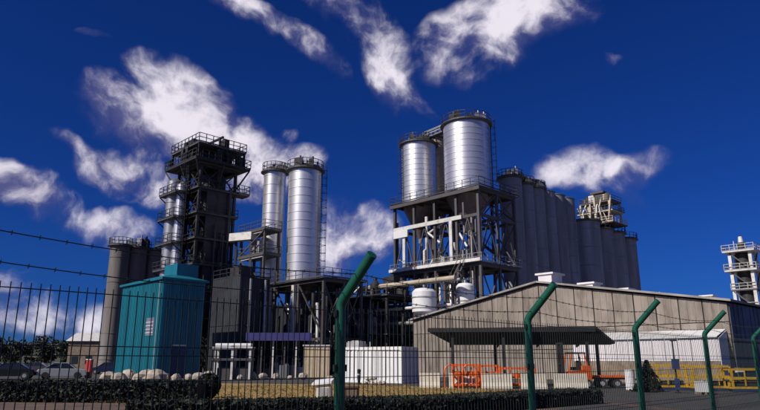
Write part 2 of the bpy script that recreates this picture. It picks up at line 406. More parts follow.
def silo(label, pos, r, z1, z0=0.0, hopper=0.0, mt='silo_steel', bands=9, group='silos', rail='dark_steel', gear=5, lad=None, n=40, name='silo', rz=0.0, bandmat=None, skirt=None):
    P = thing(name, label, 'silo', (pos[0], pos[1], pos[2]), rz, group)
    m = MB(); m.lathe([(r, z0), (r, z1)], n); m.lathe([(r, z0), (.05, z0-(.02 if not hopper else 0)) if not hopper else (r*.98, z0)], n)
    m.build('shell', mt, P)
    bm_ = MB().lathe([(r, -.06), (r+.045, -.05), (r+.045, .05), (r, .06)], n).mesh('band', bandmat or mt)
    for k in range(bands): put('band', bm_, P, (0, 0, z0 + (z1-z0)*(k+.5)/bands))
    rf = MB().lathe([(r+.10, z1), (r+.10, z1+.12), (r*.98, z1+.16), (r*.2, z1+r*.22), (.01, z1+r*.22)], n).build('roof', 'dull_steel', P)
    if hopper: MB().lathe([(r*.97, z0), (r*.97, z0-.25), (.28, z0-hopper), (.28, z0-hopper-.7), (.01, z0-hopper-.7)], n).build('hopper', 'purple_grey', P)
    if skirt: MB().lathe([(r+.06, z0), (r+.06, z0+skirt)], n).build('skirt', 'dull_steel', P)
    if rail:
        k = 18; rr_ = r+.25
        loop = [(rr_*cos(2*pi*i/k), rr_*sin(2*pi*i/k)) for i in range(k)]
        MB().lathe([(r+.02, z1-.25), (r+.45, z1-.12), (r+.45, z1-.02), (r+.02, z1-.02)], n).build('walkway', 'grating', P)
        railing(P, loop, z1, rail, 1.15, 1.0, .04)
    if gear:
        q = random.Random(int(r*1000)+int(z1*10))
        for i in range(int(gear)):
            a = q.uniform(0, 2*pi) if gear < 8 else 2*pi*i/gear+q.uniform(-.2, .2); d = q.uniform(.3, .82)*r; h = q.uniform(.6, 1.4)
            g = MB(); g.box((d*cos(a), d*sin(a), z1+h/2+.15), (q.uniform(.5, 1.0), q.uniform(.5, 1.0), h))
            g.tube((d*cos(a)+.2, d*sin(a), z1+h), (d*cos(a)+.2, d*sin(a), z1+h+.6), .13)
            g.build('vent_unit', q.choice(['dark_steel', 'dull_steel', 'frame_steel']), P)
    if lad is not None: ladder(P, r*cos(lad), r*sin(lad), max(z0, 0), z1+.9, lad)
    return P

# ------------------------------------------------------------------ main silo tower (centre)
B = at(485, 361, 80); B.z = 0
T = thing('silo_support_tower', 'dark steel support tower with braces and walkways under the tallest bright silos', 'steel tower', B, GR)
zt = zat(186, 80); z2 = zat(212, 80); z3 = zat(262, 80)
vx = along(B, V, 395)
xs = [.2, 4.4, 8.6]; ys = [.2, vx*.25, vx*.5, vx*.75, vx]
frame(T, xs, ys, [0, 5.5, z3, z2, zt], 'frame_steel', .36, .30, [(0, 'x0', 'X'), (1, 'x0', 'D'), (2, 'x0', 'V'), (3, 'x1', 'X'), (3, 'y0', 'X'), (2, 'y0', 'V'), (1, 'y0', 'X'), (0, 'y0', 'X'), (2, 'x1', 'X')], floors=(1, 2, 4), pale=())
MB().span((-.6, -.3, z3+.13), (-.36, vx+.6, z3+.55)).build('walkway_edge', 'pale_steel', T)
MB().span((-.52, -.5, zt-.55), (-.2, vx+.4, zt-.05)).build('edge_girder', 'frame_steel', T)
railing(T, [(-.45, -.45), (-.45, vx+.45), (9.0, vx+.45), (9.0, -.45)], zt+.12, 'dark_steel')
railing(T, [(-.45, -.45), (-.45, vx+.45), (9.0, vx+.45), (9.0, -.45)], z3+.12, 'galvanised')
# bright girder and T column on the sunny face
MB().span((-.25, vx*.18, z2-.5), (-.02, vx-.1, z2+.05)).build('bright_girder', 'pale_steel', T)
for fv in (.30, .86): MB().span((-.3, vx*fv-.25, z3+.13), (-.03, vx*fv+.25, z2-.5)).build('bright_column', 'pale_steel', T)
MB().span((-.5, vx*.80, z2-1.6), (-.2, vx*.98, z2-.52)).build('cable_box', 'white_paint', T)
q = random.Random(11)
for i in range(30):
    y = q.uniform(1, vx-1); x = q.choice([.8, 1.6, 2.6, 3.5]); za = q.uniform(2, 9); zb = q.uniform(z3, zt-1.5)
    dy = q.uniform(-1.6, 1.6); zm = q.uniform(za+1, zb-1)
    pipe(T, [(x, y, za), (x, y, zm), (x, y+dy, zm+abs(dy)*.5), (x, y+dy, zb)], q.uniform(.1, .28), q.choice(['galvanised', 'dull_steel', 'dark_steel', 'pale_steel', 'purple_grey']))
for i in range(20):
    y = q.uniform(1.2, vx-1.2); x = q.uniform(.9, 3.4); z = q.choice([z3+.12, 5.5])
    h = q.uniform(1.0, 2.6); g = MB()
    if i % 2: g.lathe([(.01, 0), (.5, 0), (.55, .2), (.55, h-.3), (.2, h), (.2, h+.4), (.01, h+.4)], 16, (x, y, z))
    else: g.box((x, y, z+h/2), (q.uniform(.7, 1.4), q.uniform(.7, 1.6), h)); g.box((x, y, z+h+.1), (.5, .5, .2))
    g.build('process_unit', q.choice(['dull_steel', 'dark_steel', 'galvanised', 'purple_grey', 'white_paint']), T)
for i in range(6):
    y = q.uniform(1, vx-2); z = q.uniform(z3+2, z2); pipe(T, [(.5, y, z), (.5, y+q.uniform(1, 3), z+q.uniform(-2.5, 2.5))], .16, q.choice(['galvanised', 'pale_steel', 'dark_steel']))
stairs(T, (9.6, 1, z3), (9.6, vx*.6, z2), .8); stairs(T, (-.9, vx*.55, 5.6), (-.9, vx*.15, z3+.1), .8)
# silos standing on it
def loc(u, v, z=0.0, base=None): b = base or B; return b + U*u + V*v + Vector((0, 0, z))
def px_silo(cpx, py, Y): return at(cpx, py, Y)
c = loc(3.9, 0); c = c + V*along(c, V, 467, 150); ztop = zat(122, c.y-2)
silo('widest bright steel silo, highest on the central steel tower', (c.x, c.y, zt+.12), 25.5*c.y/F/1.045, ztop-zt, .0, 5.5, 'silo_steel', 12, 'bright silos on the central tower', lad=radians(-20), gear=14)
c2 = loc(3.6, 0); c2 = c2 + V*along(c2, V, 419, 170); ztop2 = zat(142, c2.y-2)
silo('narrower bright steel silo, left one on the central steel tower', (c2.x, c2.y, zt+.12), 18.6*c2.y/F/1.045, ztop2-zt, .0, 5.0, 'silo_steel', 12, 'bright silos on the central tower', lad=radians(200), gear=11)
c3 = loc(7.4, 0); c3 = c3 + V*along(c3, V, 437, 165)
silo('tan brown silo squeezed between the two bright silos on the central tower', (c3.x, c3.y, zt+.12), 1.5, zat(140, c3.y)-zt, .0, 3.2, 'tan_steel', 6, 'silos on the central tower', gear=False)
# roof bridge and pipework between the two bright silos
Pb = thing('silo_roof_bridge', 'thin railed steel gangway linking the tops of the two tallest bright silos', 'gangway', (0, 0, 0))
a = c + Vector((0, 0, ztop+.62)); b = c2 + Vector((0, 0, ztop2+.62)); dd = (b-a).normalized(); a_ = a + dd*1.8; b_ = b - dd*1.2
MB().bar(a_, b_, .9, .12).build('deck', 'grating', Pb)
for sgn in (-1, 1):
    sd = Vector((-dd.y, dd.x, 0)).normalized()*.42*sgn
    m = MB()
    for h in (.55, 1.1): m.bar(a_+sd+Vector((0, 0, h)), b_+sd+Vector((0, 0, h)), .06)
    for k in range(8): p = a_+(b_-a_)*k/7+sd; m.bar(p, p+Vector((0, 0, 1.1)), .06)
    m.build('handrail', 'galvanised', Pb)
pipe(Pb, [a_+Vector((.6, .5, .3)), a_+Vector((.6, .5, 1.6)), b_+Vector((.6, .5, 1.6)), b_+Vector((.6, .5, .3))], .13, 'dull_steel')

# ------------------------------------------------------------------ second silo group
B2 = at(322, 361, 71); B2.z = 0
T2 = thing('slim_silo_tower', 'open grey steel frame with pipes under the pair of slim bright silos', 'steel tower', B2, GR)
za = zat(279, 72); zb = zat(252, 74); zc = zat(228, 75)
v2 = along(B2, V, 248)
frame(T2, [.2, 3.2, 6.0], [.2, v2*.33, v2*.66, v2], [0, 4.2, za], 'frame_steel', .32, .26, [(0, 'x0', 'X'), (1, 'x0', 'D'), (1, 'y0', 'X'), (0, 'y0', 'V')], floors=(2,))
railing(T2, [(-.4, -.4), (-.4, v2+.4), (6.4, v2+.4), (6.4, -.4)], za+.12, 'frame_steel')
for y in (v2*.62, v2*.98):
    for x in (-2.1, -.0): MB().span((x-.14, y-.14, 0 if x < -1 else za+.12), (x+.14, y+.14, zc)).build('column', 'frame_steel', T2)
    MB().span((-1.95, y-.12, za-.35), (-.6, y+.12, za-.05)).build('beam', 'frame_steel', T2)
MB().bar((-2.3, v2*.62, za+.4), (-2.3, v2*.98, zb-.1), .14).build('brace', 'frame_steel', T2)
MB().bar((-2.3, v2*.98, zb+.4), (-2.3, v2*.62, zc-.1), .14).build('brace', 'frame_steel', T2)
MB().bar((-2.3, v2*.62, .3), (-2.3, v2*.98, za*.5), .16).build('brace', 'frame_steel', T2)
MB().bar((-2.3, v2*.98, za*.5), (-2.3, v2*.62, za-.3), .16).build('brace', 'frame_steel', T2)
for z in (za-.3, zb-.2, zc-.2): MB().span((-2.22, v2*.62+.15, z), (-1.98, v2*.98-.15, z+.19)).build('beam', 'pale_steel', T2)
for z in (zb, zc):
    MB().span((-2.4, v2*.60, z), (.25, v2*1.02, z+.22)).build('floor_grating', 'grating', T2)
    railing(T2, [(-2.35, v2*.60), (-2.35, v2*1.01), (.2, v2*1.01), (.2, v2*.60)], z+.22, 'frame_steel')
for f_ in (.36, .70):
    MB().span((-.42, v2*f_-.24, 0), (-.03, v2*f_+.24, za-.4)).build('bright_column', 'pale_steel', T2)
MB().box((-1.0, v2*.80, zb+1.17), (1.3, 1.6, 1.9)).box((-1.0, v2*.80, zb+2.3), (.5, .5, .4)).build('process_unit', 'galvanised', T2)
q = random.Random(5)
for i in range(13):
    y = q.uniform(.6, v2-.6); x = q.uniform(.5, 2.4); z0_ = q.uniform(.5, 4); z1_ = q.uniform(za-4, za+(3 if y > v2*.6 else -1)); dy = q.uniform(-1.2, 1.2); zm = (z0_+z1_)/2
    pipe(T2, [(x, y, z0_), (x, y, zm), (x, y+dy, zm+abs(dy)*.6), (x, y+dy, z1_)], q.uniform(.08, .24), q.choice(['galvanised', 'dark_steel', 'pale_steel', 'dull_steel']))
for i in range(6):
    x = q.uniform(.6, 4); y = q.uniform(.6, v2-.6); h = q.uniform(1.2, 2.6)
    MB().lathe([(.01, 0), (.6, 0), (.6, h), (.2, h+.4), (.01, h+.4)], 14, (x, y, 4.2 if i % 2 else 0)).build('process_unit', q.choice(['dull_steel', 'dark_steel', 'galvanised']), T2)
s1 = B2 + U*3.0; s1 = s1 + V*along(s1, V, 304, 220)
silo('long bright silo with ladder, right one of the slim pair left of centre', (s1.x, s1.y, za+.12), 17.4*s1.y/F/1.03, zat(168, s1.y-1.8)-za, .0, 3.0, 'silo_steel', 14, 'slim pair of bright silos', lad=radians(-10), skirt=.5, gear=8)
s2 = B2 + U*2.1; s2 = s2 + V*along(s2, V, 274, 200)
silo('thinner bright silo, left one of the slim pair left of centre', (s2.x, s2.y, za+.12), 11.6*s2.y/F/1.03, zat(171, s2.y-1.2)-za, .0, 2.6, 'silo_steel', 12, 'slim pair of bright silos')
# lit conveyor duct from tower to frame
# ------------------------------------------------------------------ process tower (left)
B3 = at(187, 361, 78); B3.z = 0
T3 = thing('process_tower', 'tall dark lattice tower with railed crown platform behind the teal building', 'steel tower', B3, GR)
wv = 6.0; wu = 5.2
ztop3 = zat(168, 80); H3 = ztop3
lev = [0] + [H3*k/8 for k in range(1, 9)]
frame(T3, [0, wu/2, wu], [0, wv/2, wv], lev, 'dark_steel', .34, .26, [(k, 'x0', 'X') for k in range(8)] + [(k, 'y0', 'X' if k % 2 else 'V') for k in range(8)], floors=(2, 3, 4, 5, 6, 7, 8))
for k in range(2, 9): railing(T3, [(-.45, -.45), (-.45, wv+.45), (wu+.45, wv+.45), (wu+.45, -.45)], lev[k]+.12, 'dark_steel')
MB().lathe([(.01, 1.0), (1.9, 1.0), (1.9, H3-1.0), (.9, H3-.2), (.01, H3-.2)], 28, (wu*.56, wv*.38, 0)).build('reactor_vessel', 'dark_steel', T3)
MB().span((wu*.2, -.16, lev[2]), (wu*.92, -.02, lev[7])).build('dark_screen', 'dark_clad', T3)
for k, (vv, r, mt_) in enumerate([(wv-1.3, 1.0, 'dull_steel'), (wv-3.1, .66, 'silo_steel')]):
    m = MB(); zz = H3*(.90 if k else .93); m.lathe([(.01, 0), (r, 0), (r, zz), (r*.3, zz+.5), (.01, zz+.5)], 24, (-1.15+.15*k, vv, 0)); m.build('vessel_column', mt_, T3)
    bd = MB().lathe([(r, -.06), (r+.06, -.05), (r+.06, .05), (r, .06)], 24).mesh('band', mt_)
    for j in range(12): put('band', bd, T3, (-1.15+.15*k, vv, zz*(j+.6)/12))
# crown
zt3 = ztop3
for k in (3, 4, 5, 6, 7):
    z = lev[k]-.6; MB().span((-2.5, wv*.28, z), (-.55, wv+.3, z+.14)).build('side_platform', 'grating', T3)
    railing(T3, [(-2.5, wv*.28), (-2.5, wv+.3), (-.55, wv+.3), (-.55, wv*.28)], z+.14, 'dark_steel', 1.1, 1.0, .04)
    for y in (wv*.3, wv+.25): MB().bar((-2.4, y, z), (-.2, y, z-1.6), .12).build('bracket', 'dark_steel', T3)
crown = [(-1.5, -1.3), (-1.5, wv+1.5), (wu+1.5, wv+1.5), (wu+1.5, -1.3)]
for dz, mt_ in ((0.14, 'dark_clad'), (2.5, 'grating')):
    ex = 0 if dz < 1 else -.5
    MB().span((-1.5-ex, -1.3-ex, zt3+dz), (wu+1.5+ex, wv+1.5+ex, zt3+dz+.2)).build('crown_platform', mt_, T3)
    lp = [(a_+(ex if a_ > 0 else -ex), b_+(ex if b_ > 0 else -ex)) for a_, b_ in crown]
    railing(T3, lp, zt3+dz+.2, 'dark_steel', 1.2, .9, .045)
for (x, y) in [(-.8, -.6), (-.8, wv*.5), (-.8, wv+.8), (wu+.8, wv+.8), (wu+.8, wv*.5), (wu+.8, -.6), (wu*.5, -.6)]:
    MB().span((x-.12, y-.12, zt3+.34), (x+.12, y+.12, zt3+2.5)).build('crown_post', 'dark_steel', T3)
for a, b in [((-1.4, -1.2), (-.1, -.1)), ((-1.4, wv+1.4), (-.1, wv+.1)), ((wu+1.4, -1.2), (wu+.1, -.1)), ((-1.4, wv*.5), (-.1, wv*.5)), ((wu*.5, -1.2), (wu*.5, -.1))]:
    MB().bar((*a, zt3+.1), (*b, zt3-2.6), .18).build('bracket', 'dark_steel', T3)
q = random.Random(2)
for i in range(10):
    a_ = q.choice([(-1.1, q.uniform(-1, wv+1)), (q.uniform(-1, wu+1), -.9), (wu+1.1, q.uniform(-1, wv+1))]); h = q.uniform(.8, 2.0)
    MB().box((a_[0], a_[1], zt3+.34+h/2), (.5, .6, h)).tube((a_[0], a_[1], zt3+.34+h), (a_[0], a_[1], zt3+.6+h), .12, 8).build('machine', 'dark_steel', T3)
for i in range(16):
    x = q.uniform(.2, wu-.2); y = q.uniform(.2, wv-.2); h = q.uniform(.8, 1.9); z = zt3+(.34 if i < 9 else 2.7)
    MB().box((x, y, z+h/2), (q.uniform(.7, 1.8), q.uniform(.7, 1.8), h)).box((x, y, z+h+.1), (.4, .4, .25)).build('machine', q.choice(['dark_steel', 'frame_steel']), T3)
MB().bar((wu*.5, .2, zt3+2.7), (wu*.5, .2, zt3+4.1), .22).bar((wu*.5, wv-.2, zt3+2.7), (wu*.5, wv-.2, zt3+4.1), .22).bar((wu*.5, -.6, zt3+4.2), (wu*.5, wv+.6, zt3+4.2), .24).build('hoist_beam', 'dark_steel', T3)
ladder(T3, -1.0, wv*.25, 3, zt3, pi)
MB().span((wu+.3, -.6, lev[7]), (wu+2.0, 1.2, lev[7]+.2)).build('side_platform', 'grating', T3)
railing(T3, [(wu+.3, -.6), (wu+2.0, -.6), (wu+2.0, 1.2), (wu+.3, 1.2)], lev[7]+.2, 'dark_steel', 1.2, .8, .045)
for i in range(8):
    y = q.uniform(.5, wv-.5); pipe(T3, [(.5, y, q.uniform(1, 8)), (.5, y, q.uniform(14, H3-1))], q.uniform(.08, .2), q.choice(['galvanised', 'dull_steel', 'dark_steel']))
for i in range(6):
    x = q.uniform(.4, wu-.4); pipe(T3, [(x, -.42, 1), (x, -.42, q.uniform(12, H3-2))], q.uniform(.08, .16), q.choice(['frame_steel', 'dark_steel']))

# bridge from the process tower to the slim silos
Pd = thing('conveyor_bridge', 'enclosed pale duct bridging from the lattice tower towards the slim silos', 'conveyor', (0, 0, 0))
a = at(232, 238, 80); b = at(254, 236, 78)
MB().bar(a, b, 1.1, 1.0).build('duct', 'pale_steel', Pd)
MB().bar(b+Vector((-.3, 0, -.5)), Vector((b.x-.3, b.y, 0)), .3).build('support_leg', 'frame_steel', Pd)
MB().bar(a+Vector((.6, 0, -.5)), Vector((a.x+.6, a.y, 0)), .3).build('support_leg', 'dark_steel', Pd)

# dark clad building between them
def clad_box(P, x0, x1, y0, y1, z1, mt, pw=1.1, rows=1, mt_y=None, skip_y=False):
    """box building: one core plus real cladding sheets with raised ribs on the two faces seen"""
    MB().span((x0+.06, y0+.06, 0), (x1, y1, z1-.02)).build('wall_core', 'joint_dark', P)
    def strip(n, L, face, mm):
        w = L/n
        for r_ in range(rows):
            h0, h1 = z1*r_/rows+.03, z1*(r_+1)/rows-.03
            m = MB()
            if face == 'x':
                m.span((-.04, .02, h0), (.04, w-.02, h1))
                for k in range(1, 4): m.span((-.07, w*k/4-.04, h0), (-.04, w*k/4+.04, h1))
            else:
                m.span((.02, -.04, h0), (w-.02, .04, h1))
                for k in range(1, 4): m.span((w*k/4-.04, -.07, h0), (w*k/4+.04, -.04, h1))
            me = m.mesh('cladding_sheet', mm)
            for k in range(n): put('cladding_sheet', me, P, (x0, y0+w*k, 0) if face == 'x' else (x0+w*k, y0, 0))
    strip(max(1, round((y1-y0)/pw)), y1-y0, 'x', mt)
    if not skip_y: strip(max(1, round((x1-x0)/pw)), x1-x0, 'y', mt_y or mt)
B4 = at(236, 361, 70); B4.z = 0
P4 = thing('plant_room', 'dark clad plant building between the lattice tower and the slim silos', 'building', B4, GR)
clad_box(P4, 0, 4, 0, 6, zat(278, 72), 'dark_clad', 1.4, 2)
railing(P4, [(0, 0), (0, 6), (4, 6), (4, 0)], zat(278, 72), 'dark_steel')
MB().box((2, 3, zat(278, 72)+.7), (2, 2, 1.4)).box((2, 3, zat(278, 72)+1.5), (1, 1, .3)).build('roof_unit', 'dark_steel', P4)
for x in (1.2, 3.2): pipe(P4, [(x, -.3, .2), (x, -.3, zat(280, 72))], .16, 'dull_steel')

# ------------------------------------------------------------------ teal building
B5 = at(157, 361, 60); B5.z = 0
P5 = thing('teal_building', 'teal blue sheet metal building with its right side in shade', 'building', B5, GR)
ly = along(B5, V, 116); lx = along(B5, U, 200); z5 = zat(277, 60)
clad_box(P5, 0, lx, 0, ly, z5, 'teal_sheet', .95, 1, 'teal_sheet')
pk = .75   # low hipped roof
m = MB(); m.add([(-.25, -.25, z5), (lx+.25, -.25, z5), (lx+.25, ly+.25, z5), (-.25, ly+.25, z5), (lx*.45, lx*.45, z5+pk), (lx*.45, ly-lx*.45, z5+pk), ], [(0, 3, 5, 4), (0, 4, 1), (1, 4, 5, 2), (2, 5, 3), (0, 1, 2, 3)])
m.build('roof', 'teal_sheet', P5)
MB().span((-.3, -.3, z5-.22), (-.1, ly+.3, z5-.002)).span((-.1, -.3, z5-.22), (lx+.3, -.1, z5-.002)).build('gutter', 'teal_sheet', P5)
MB().span((lx*.42, 1.2, z5+.2), (lx*.95, ly*.42, z5+1.7)).build('roof_house', 'teal_sheet', P5)
MB().span((-.11, .5, 0), (-.05, .62, z5-.3)).build('downpipe', 'galvanised', P5)
d_ = MB().span((-.1, ly*.12, z5*.42), (-.045, ly*.3, z5*.60)).build('louvre', 'dull_steel', P5)
sl = MB().box((0, 0, 0), (.05, ly*.17, .05)).mesh('slat', 'white_paint')
for k in range(4): put('slat', sl, d_, (-.12, ly*.21, z5*(.45+.035*k)))
dr = MB().span((lx*.3, -.10, 0), (lx*.62, -.045, 3.0)).build('roller_door', 'navy_sheet', P5)
MB().span((lx*.29, -.13, 3.0), (lx*.63, -.05, 3.15)).build('frame', 'dull_steel', dr)

# ------------------------------------------------------------------ grey silos far left
for i, (px, lb) in enumerate([(115, 'leftmost dull grey concrete silo behind the teal building'), (133, 'middle dull grey concrete silo behind the teal building'), (152, 'rightmost dull grey concrete silo behind the teal building')]):
    p = at(px, 300, 92+2.0*i)
    silo(lb, (p.x, p.y, 0), 9.6*92/F/1.03, zat(246, 92), .0, 0, 'concrete_silo', 5, 'grey silos behind the teal building', rail='dark_steel', gear=4*(i == 1), n=32)

# ------------------------------------------------------------------ dark silo battery right of the central tower
B6 = at(516, 361, 93); B6.z = 0
tops = zat(184, 95)
n6 = 6
d6 = along(B6, U, 583)/n6
where = ['right beside the central steel tower', 'second from the central steel tower', 'third from the central steel tower', 'fourth from the central steel tower', 'fifth from the central steel tower', 'last before the lower silos']
for k in range(n6):
    p = B6 + U*(d6*(k+.3))
    silo('tall dark silo in the row behind the hall, ' + where[k], (p.x, p.y, 0), d6*.53, tops+(.0 if k else .5), .0, 0, 'block_silo', 10, 'tall dark silo row behind the hall', rail='dark_steel' if k < 3 else None, gear=4*(k < 3), n=32)
B7 = B6 + U*(d6*n6 + 3.0)
d7 = along(B7, U, 648)/4.6
tops7 = zat(230, B7.y+4)
where = ['first after the tall row', 'second after the tall row', 'third after the tall row', 'at the far right end']
for k in range(4):
    p = B7 + U*(d7*(k+.3))
    silo('lower dark silo in the row behind the hall, ' + where[k], (p.x, p.y, 0), d7*.52, tops7+(.8 if k == 0 else (-.5 if k == 3 else 0)), .0, 0, 'block_silo', 8, 'lower dark silo row behind the hall', rail='dark_steel', gear=False, n=36)
# head house on the lower row
hp = B7 + U*along(B7, U, 600, 205)
HH = thing('silo_head_house', 'steel head house with orange light painted in as tan, with platforms on top of the lower dark silos', 'steel tower', (hp.x, hp.y, tops7+.95), GR)
hz_ = zat(192, hp.y) - tops7 - .95
w_ = 2.2
for x in (-w_, w_):
    for y in (-w_*1.3, 0, w_*1.3): MB().span((x-.16, y-.16, 0), (x+.16, y+.16, hz_*(.62 if y else .78))).build('column', 'pipe_tan', HH)  # tan colours carry the orange light on the head house
for zf, kx, ky, mm in ((.0, 1.25, 1.2, 'frame_steel'), (.34, 1.0, 1.15, 'pipe_tan'), (.62, .8, 1.05, 'frame_steel')):
    X_, Y_ = w_*kx+.3, w_*1.3*ky+.2
    MB().span((-X_, -Y_, hz_*zf), (X_, Y_, hz_*zf+.18)).build('platform', mm, HH)
    railing(HH, [(-X_, -Y_), (-X_, Y_), (X_, Y_), (X_, -Y_)], hz_*zf+.18, 'dark_steel' if zf else 'pipe_tan', 1.0, 1.2, .04)
q = random.Random(8)
for i in range(17):
    x = q.uniform(-w_+.5, w_-.5); y = q.uniform(-w_*1.2, w_*1.2); h = q.uniform(.8, 2.3); zf = q.choice([0, .34, .62]); z = hz_*zf+.18
    if zf > .6: x *= .6; h = min(h, 1.6)
    g = MB()
    if i % 3: g.box((x, y, z+h/2), (q.uniform(.5, 1.4), q.uniform(.5, 1.6), h)).tube((x, y, z+h), (x, y, z+h+q.uniform(.3, 1.0)), .16)
    else: g.lathe([(.01, 0), (.2, 0), (.6, .5), (.6, h), (.2, h+.4), (.01, h+.4)], 14, (x, y, z))
    g.build('machine', q.choice(['pipe_tan', 'pale_steel', 'dark_steel', 'frame_steel', 'tan_steel']), HH)
MB().span((-.9, -1.1, hz_*.62+.18), (.9, .9, hz_*.92)).span((-1.2, -1.4, hz_*.92), (1.2, 1.2, hz_*.97)).build('cabin', 'frame_steel', HH)
for i in range(5):
    y = -w_*1.2+i*1.2; pipe(HH, [(-w_-.5, y, .2), (-w_-.5, y+q.uniform(-.5, .5), hz_*q.uniform(.3, .5)), (-w_+.6, y+q.uniform(-.5, .5), hz_*q.uniform(.6, .8))], .15, q.choice(['pipe_tan', 'dark_steel', 'pale_steel']))
for i in range(4):
    y = -w_*1.1+i*1.5; MB().bar((-w_-.1, y, .2), (-w_-.1, y+1.4, hz_*.55), .14).build('brace', 'pipe_tan', HH)
# antenna-like masts and short ducts on the tall row
for k, (t_, h_) in enumerate([(1.5, 1.6), (5.5, 1.3), (8.0, 1.5)]):
    p = B6 + U*t_
    P = thing('roof_duct', ['bent steel duct on top of the tall dark silos, nearest the central tower', 'bent steel duct on top of the tall dark silos, middle of three', 'bent steel duct on top of the tall dark silos, farthest from the central tower'][k], 'duct', (p.x, p.y, tops+.35), GR, 'ducts on the tall dark silos')
    pipe(P, [(0, 0, 0), (0, 0, h_*.7), (.3, 0, h_), (3.2, 0, h_), (3.5, 0, h_*.7), (3.5, 0, 0)], .2, 'frame_steel')

# ------------------------------------------------------------------ grey gabled hall
BH = at(735, 361, 46); BH.z = 0
HW = along(BH, V, 413, 330); HL = 95.0
ze = zat(301, 46); mid = BH + V*(HW/2); za_ = zat(283, mid.y)
H = thing('gabled_hall', 'long grey panelled hall with low gable behind the dark canopy', 'building', BH, GR)
def ztopv(v): return ze + (za_-ze)*(1-abs(v-HW/2)/(HW/2))
m = MB(); x0 = .12
prof = [(0, 0), (HW, 0), (HW, ze-.1), (HW/2, za_-.1), (0, ze-.1)]
m.add([(x0, y, z) for y, z in prof] + [(HL, y, z) for y, z in prof], [(0, 1, 2, 3, 4), (9, 8, 7, 6, 5), (0, 5, 6, 1), (1, 6, 7, 2), (2, 7, 8, 3), (3, 8, 9, 4), (4, 9, 5, 0)])
m.build('wall_core', 'joint_dark', H)
NB = 18; bw_ = HW/NB
q = random.Random(4)
for k in range(NB):
    a, b = k*bw_, (k+1)*bw_
    rowz = [(0.0, 2.6), (2.6, 4.4), (4.4, None)]
    for (l, h) in rowz:
        ta = (ztopv(a)-.12 if h is None else h-.03); tb = (ztopv(b)-.12 if h is None else h-.03); l_ = l+.03
        f_ = q.uniform(.0, .035); m = MB(); A = a+.05; Bb = b-.05
        pts = [(A, l_), (Bb, l_), (Bb, tb), (A, ta)]
        if h is None and a < HW/2 < b: pts = [(A, l_), (Bb, l_), (Bb, tb), (HW/2, za_-.12), (A, ta)]
        n = len(pts)
        m.add([(f_, y, z) for y, z in pts] + [(.115, y, z) for y, z in pts], [tuple(range(n))[::-1], tuple(range(n, 2*n))] + [(i, (i+1) % n, n+(i+1) % n, n+i) for i in range(n)])
        # two shallow ribs on each panel
        for rr_ in (.33, .67):
            yy = A+(Bb-A)*rr_; tz = ta+(tb-ta)*rr_ - .1
            m.span((f_-.03, yy-.05, l_+.02), (f_, yy+.05, tz))
        m.build('wall_panel', 'hall_panel', H)
# verge strips and roof sheets
for (v0, v1, zz0, zz1) in [(-.35, HW/2, ze-.04, za_+.02), (HW/2, HW+.35, za_+.02, ze-.04)]:
    m = MB(); x_ = -.35
    m.add([(x_, v0, zz0), (x_, v1, zz1), (x_, v1, zz1+.16), (x_, v0, zz0+.16), (HL+.3, v0, zz0), (HL+.3, v1, zz1), (HL+.3, v1, zz1+.16), (HL+.3, v0, zz0+.16)],
          [(0, 1, 2, 3), (7, 6, 5, 4), (0, 4, 5, 1), (1, 5, 6, 2), (2, 6, 7, 3), (3, 7, 4, 0)])
    m.build('roof_slope', 'hall_roof', H)
# long side wall, shade of its unlit face painted in as darker sheets
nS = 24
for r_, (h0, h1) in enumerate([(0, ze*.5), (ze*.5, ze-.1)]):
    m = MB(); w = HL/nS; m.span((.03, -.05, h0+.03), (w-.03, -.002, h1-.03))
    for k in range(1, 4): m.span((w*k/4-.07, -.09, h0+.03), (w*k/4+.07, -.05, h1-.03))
    me = m.mesh('side_sheet', 'hall_side_shaded')
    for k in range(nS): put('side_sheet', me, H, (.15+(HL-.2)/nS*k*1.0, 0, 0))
# ridge ventilators
for (px, w, h, py) in [(550, 15.5, 8.0, 276), (590, 12, 7, 285), (624, 11, 5.5, 290.5), (655, 9, 4, 294.5), (708, 8, 6, 297)]:
    t_ = max(1.2, along(mid, U, px, py)); pw_ = mid + U*t_; sc = pw_.y/F*1.05
    R = MB(); zb_ = za_ + .10; zt_ = max(zb_+.5, zat(py-h*.15, pw_.y)+.1)
    hw = w*sc*.62
    R.span((t_-hw, HW/2-.7, zb_-.25), (t_+hw, HW/2+.7, zt_-.18)); R.span((t_-hw-.15, HW/2-.95, zt_-.17), (t_+hw+.15, HW/2+.95, zt_))
    R.build('ridge_vent', 'white_sheet', H)
# white lean-to against the gable
LA = thing('white_lean_to', 'white sheeted lean-to along the right part of the grey gable wall', 'building', BH - U*.25 + V*.3, GR)
wl = along(BH, V, 588, 345); zl1 = zat(329, 45.5); zl0 = zat(337, 44.5); zb0 = zat(361, 44.5)
nP = 12; w = wl/nP
for k in range(nP):
    m = MB(); y0, y1 = k*w+.015, (k+1)*w-.015
    m.add([(-2.0, y0, zl0), (-2.0, y1, zl0), (.18, y1, zl1), (.18, y0, zl1), (-2.0, y0, zl0+.05), (-2.0, y1, zl0+.05), (.18, y1, zl1+.05), (.18, y0, zl1+.05)], [(0, 3, 2, 1), (4, 5, 6, 7), (0, 1, 5, 4), (1, 2, 6, 5), (2, 3, 7, 6), (3, 0, 4, 7)])
    m.build('roof_sheet', 'white_paint', LA)
    m = MB(); m.span((-1.8, y0, zb0), (-1.74, y1, zl0-.01))
    for j in range(1, 4): m.span((-1.83, y0+(y1-y0)*j/4-.04, zb0), (-1.80, y0+(y1-y0)*j/4+.04, zl0-.01))
    m.build('wall_sheet', 'white_sheet', LA)
MB().span((-1.78, 0.0, 0), (-1.6, wl, zb0-.01)).build('plinth', 'plinth', LA)
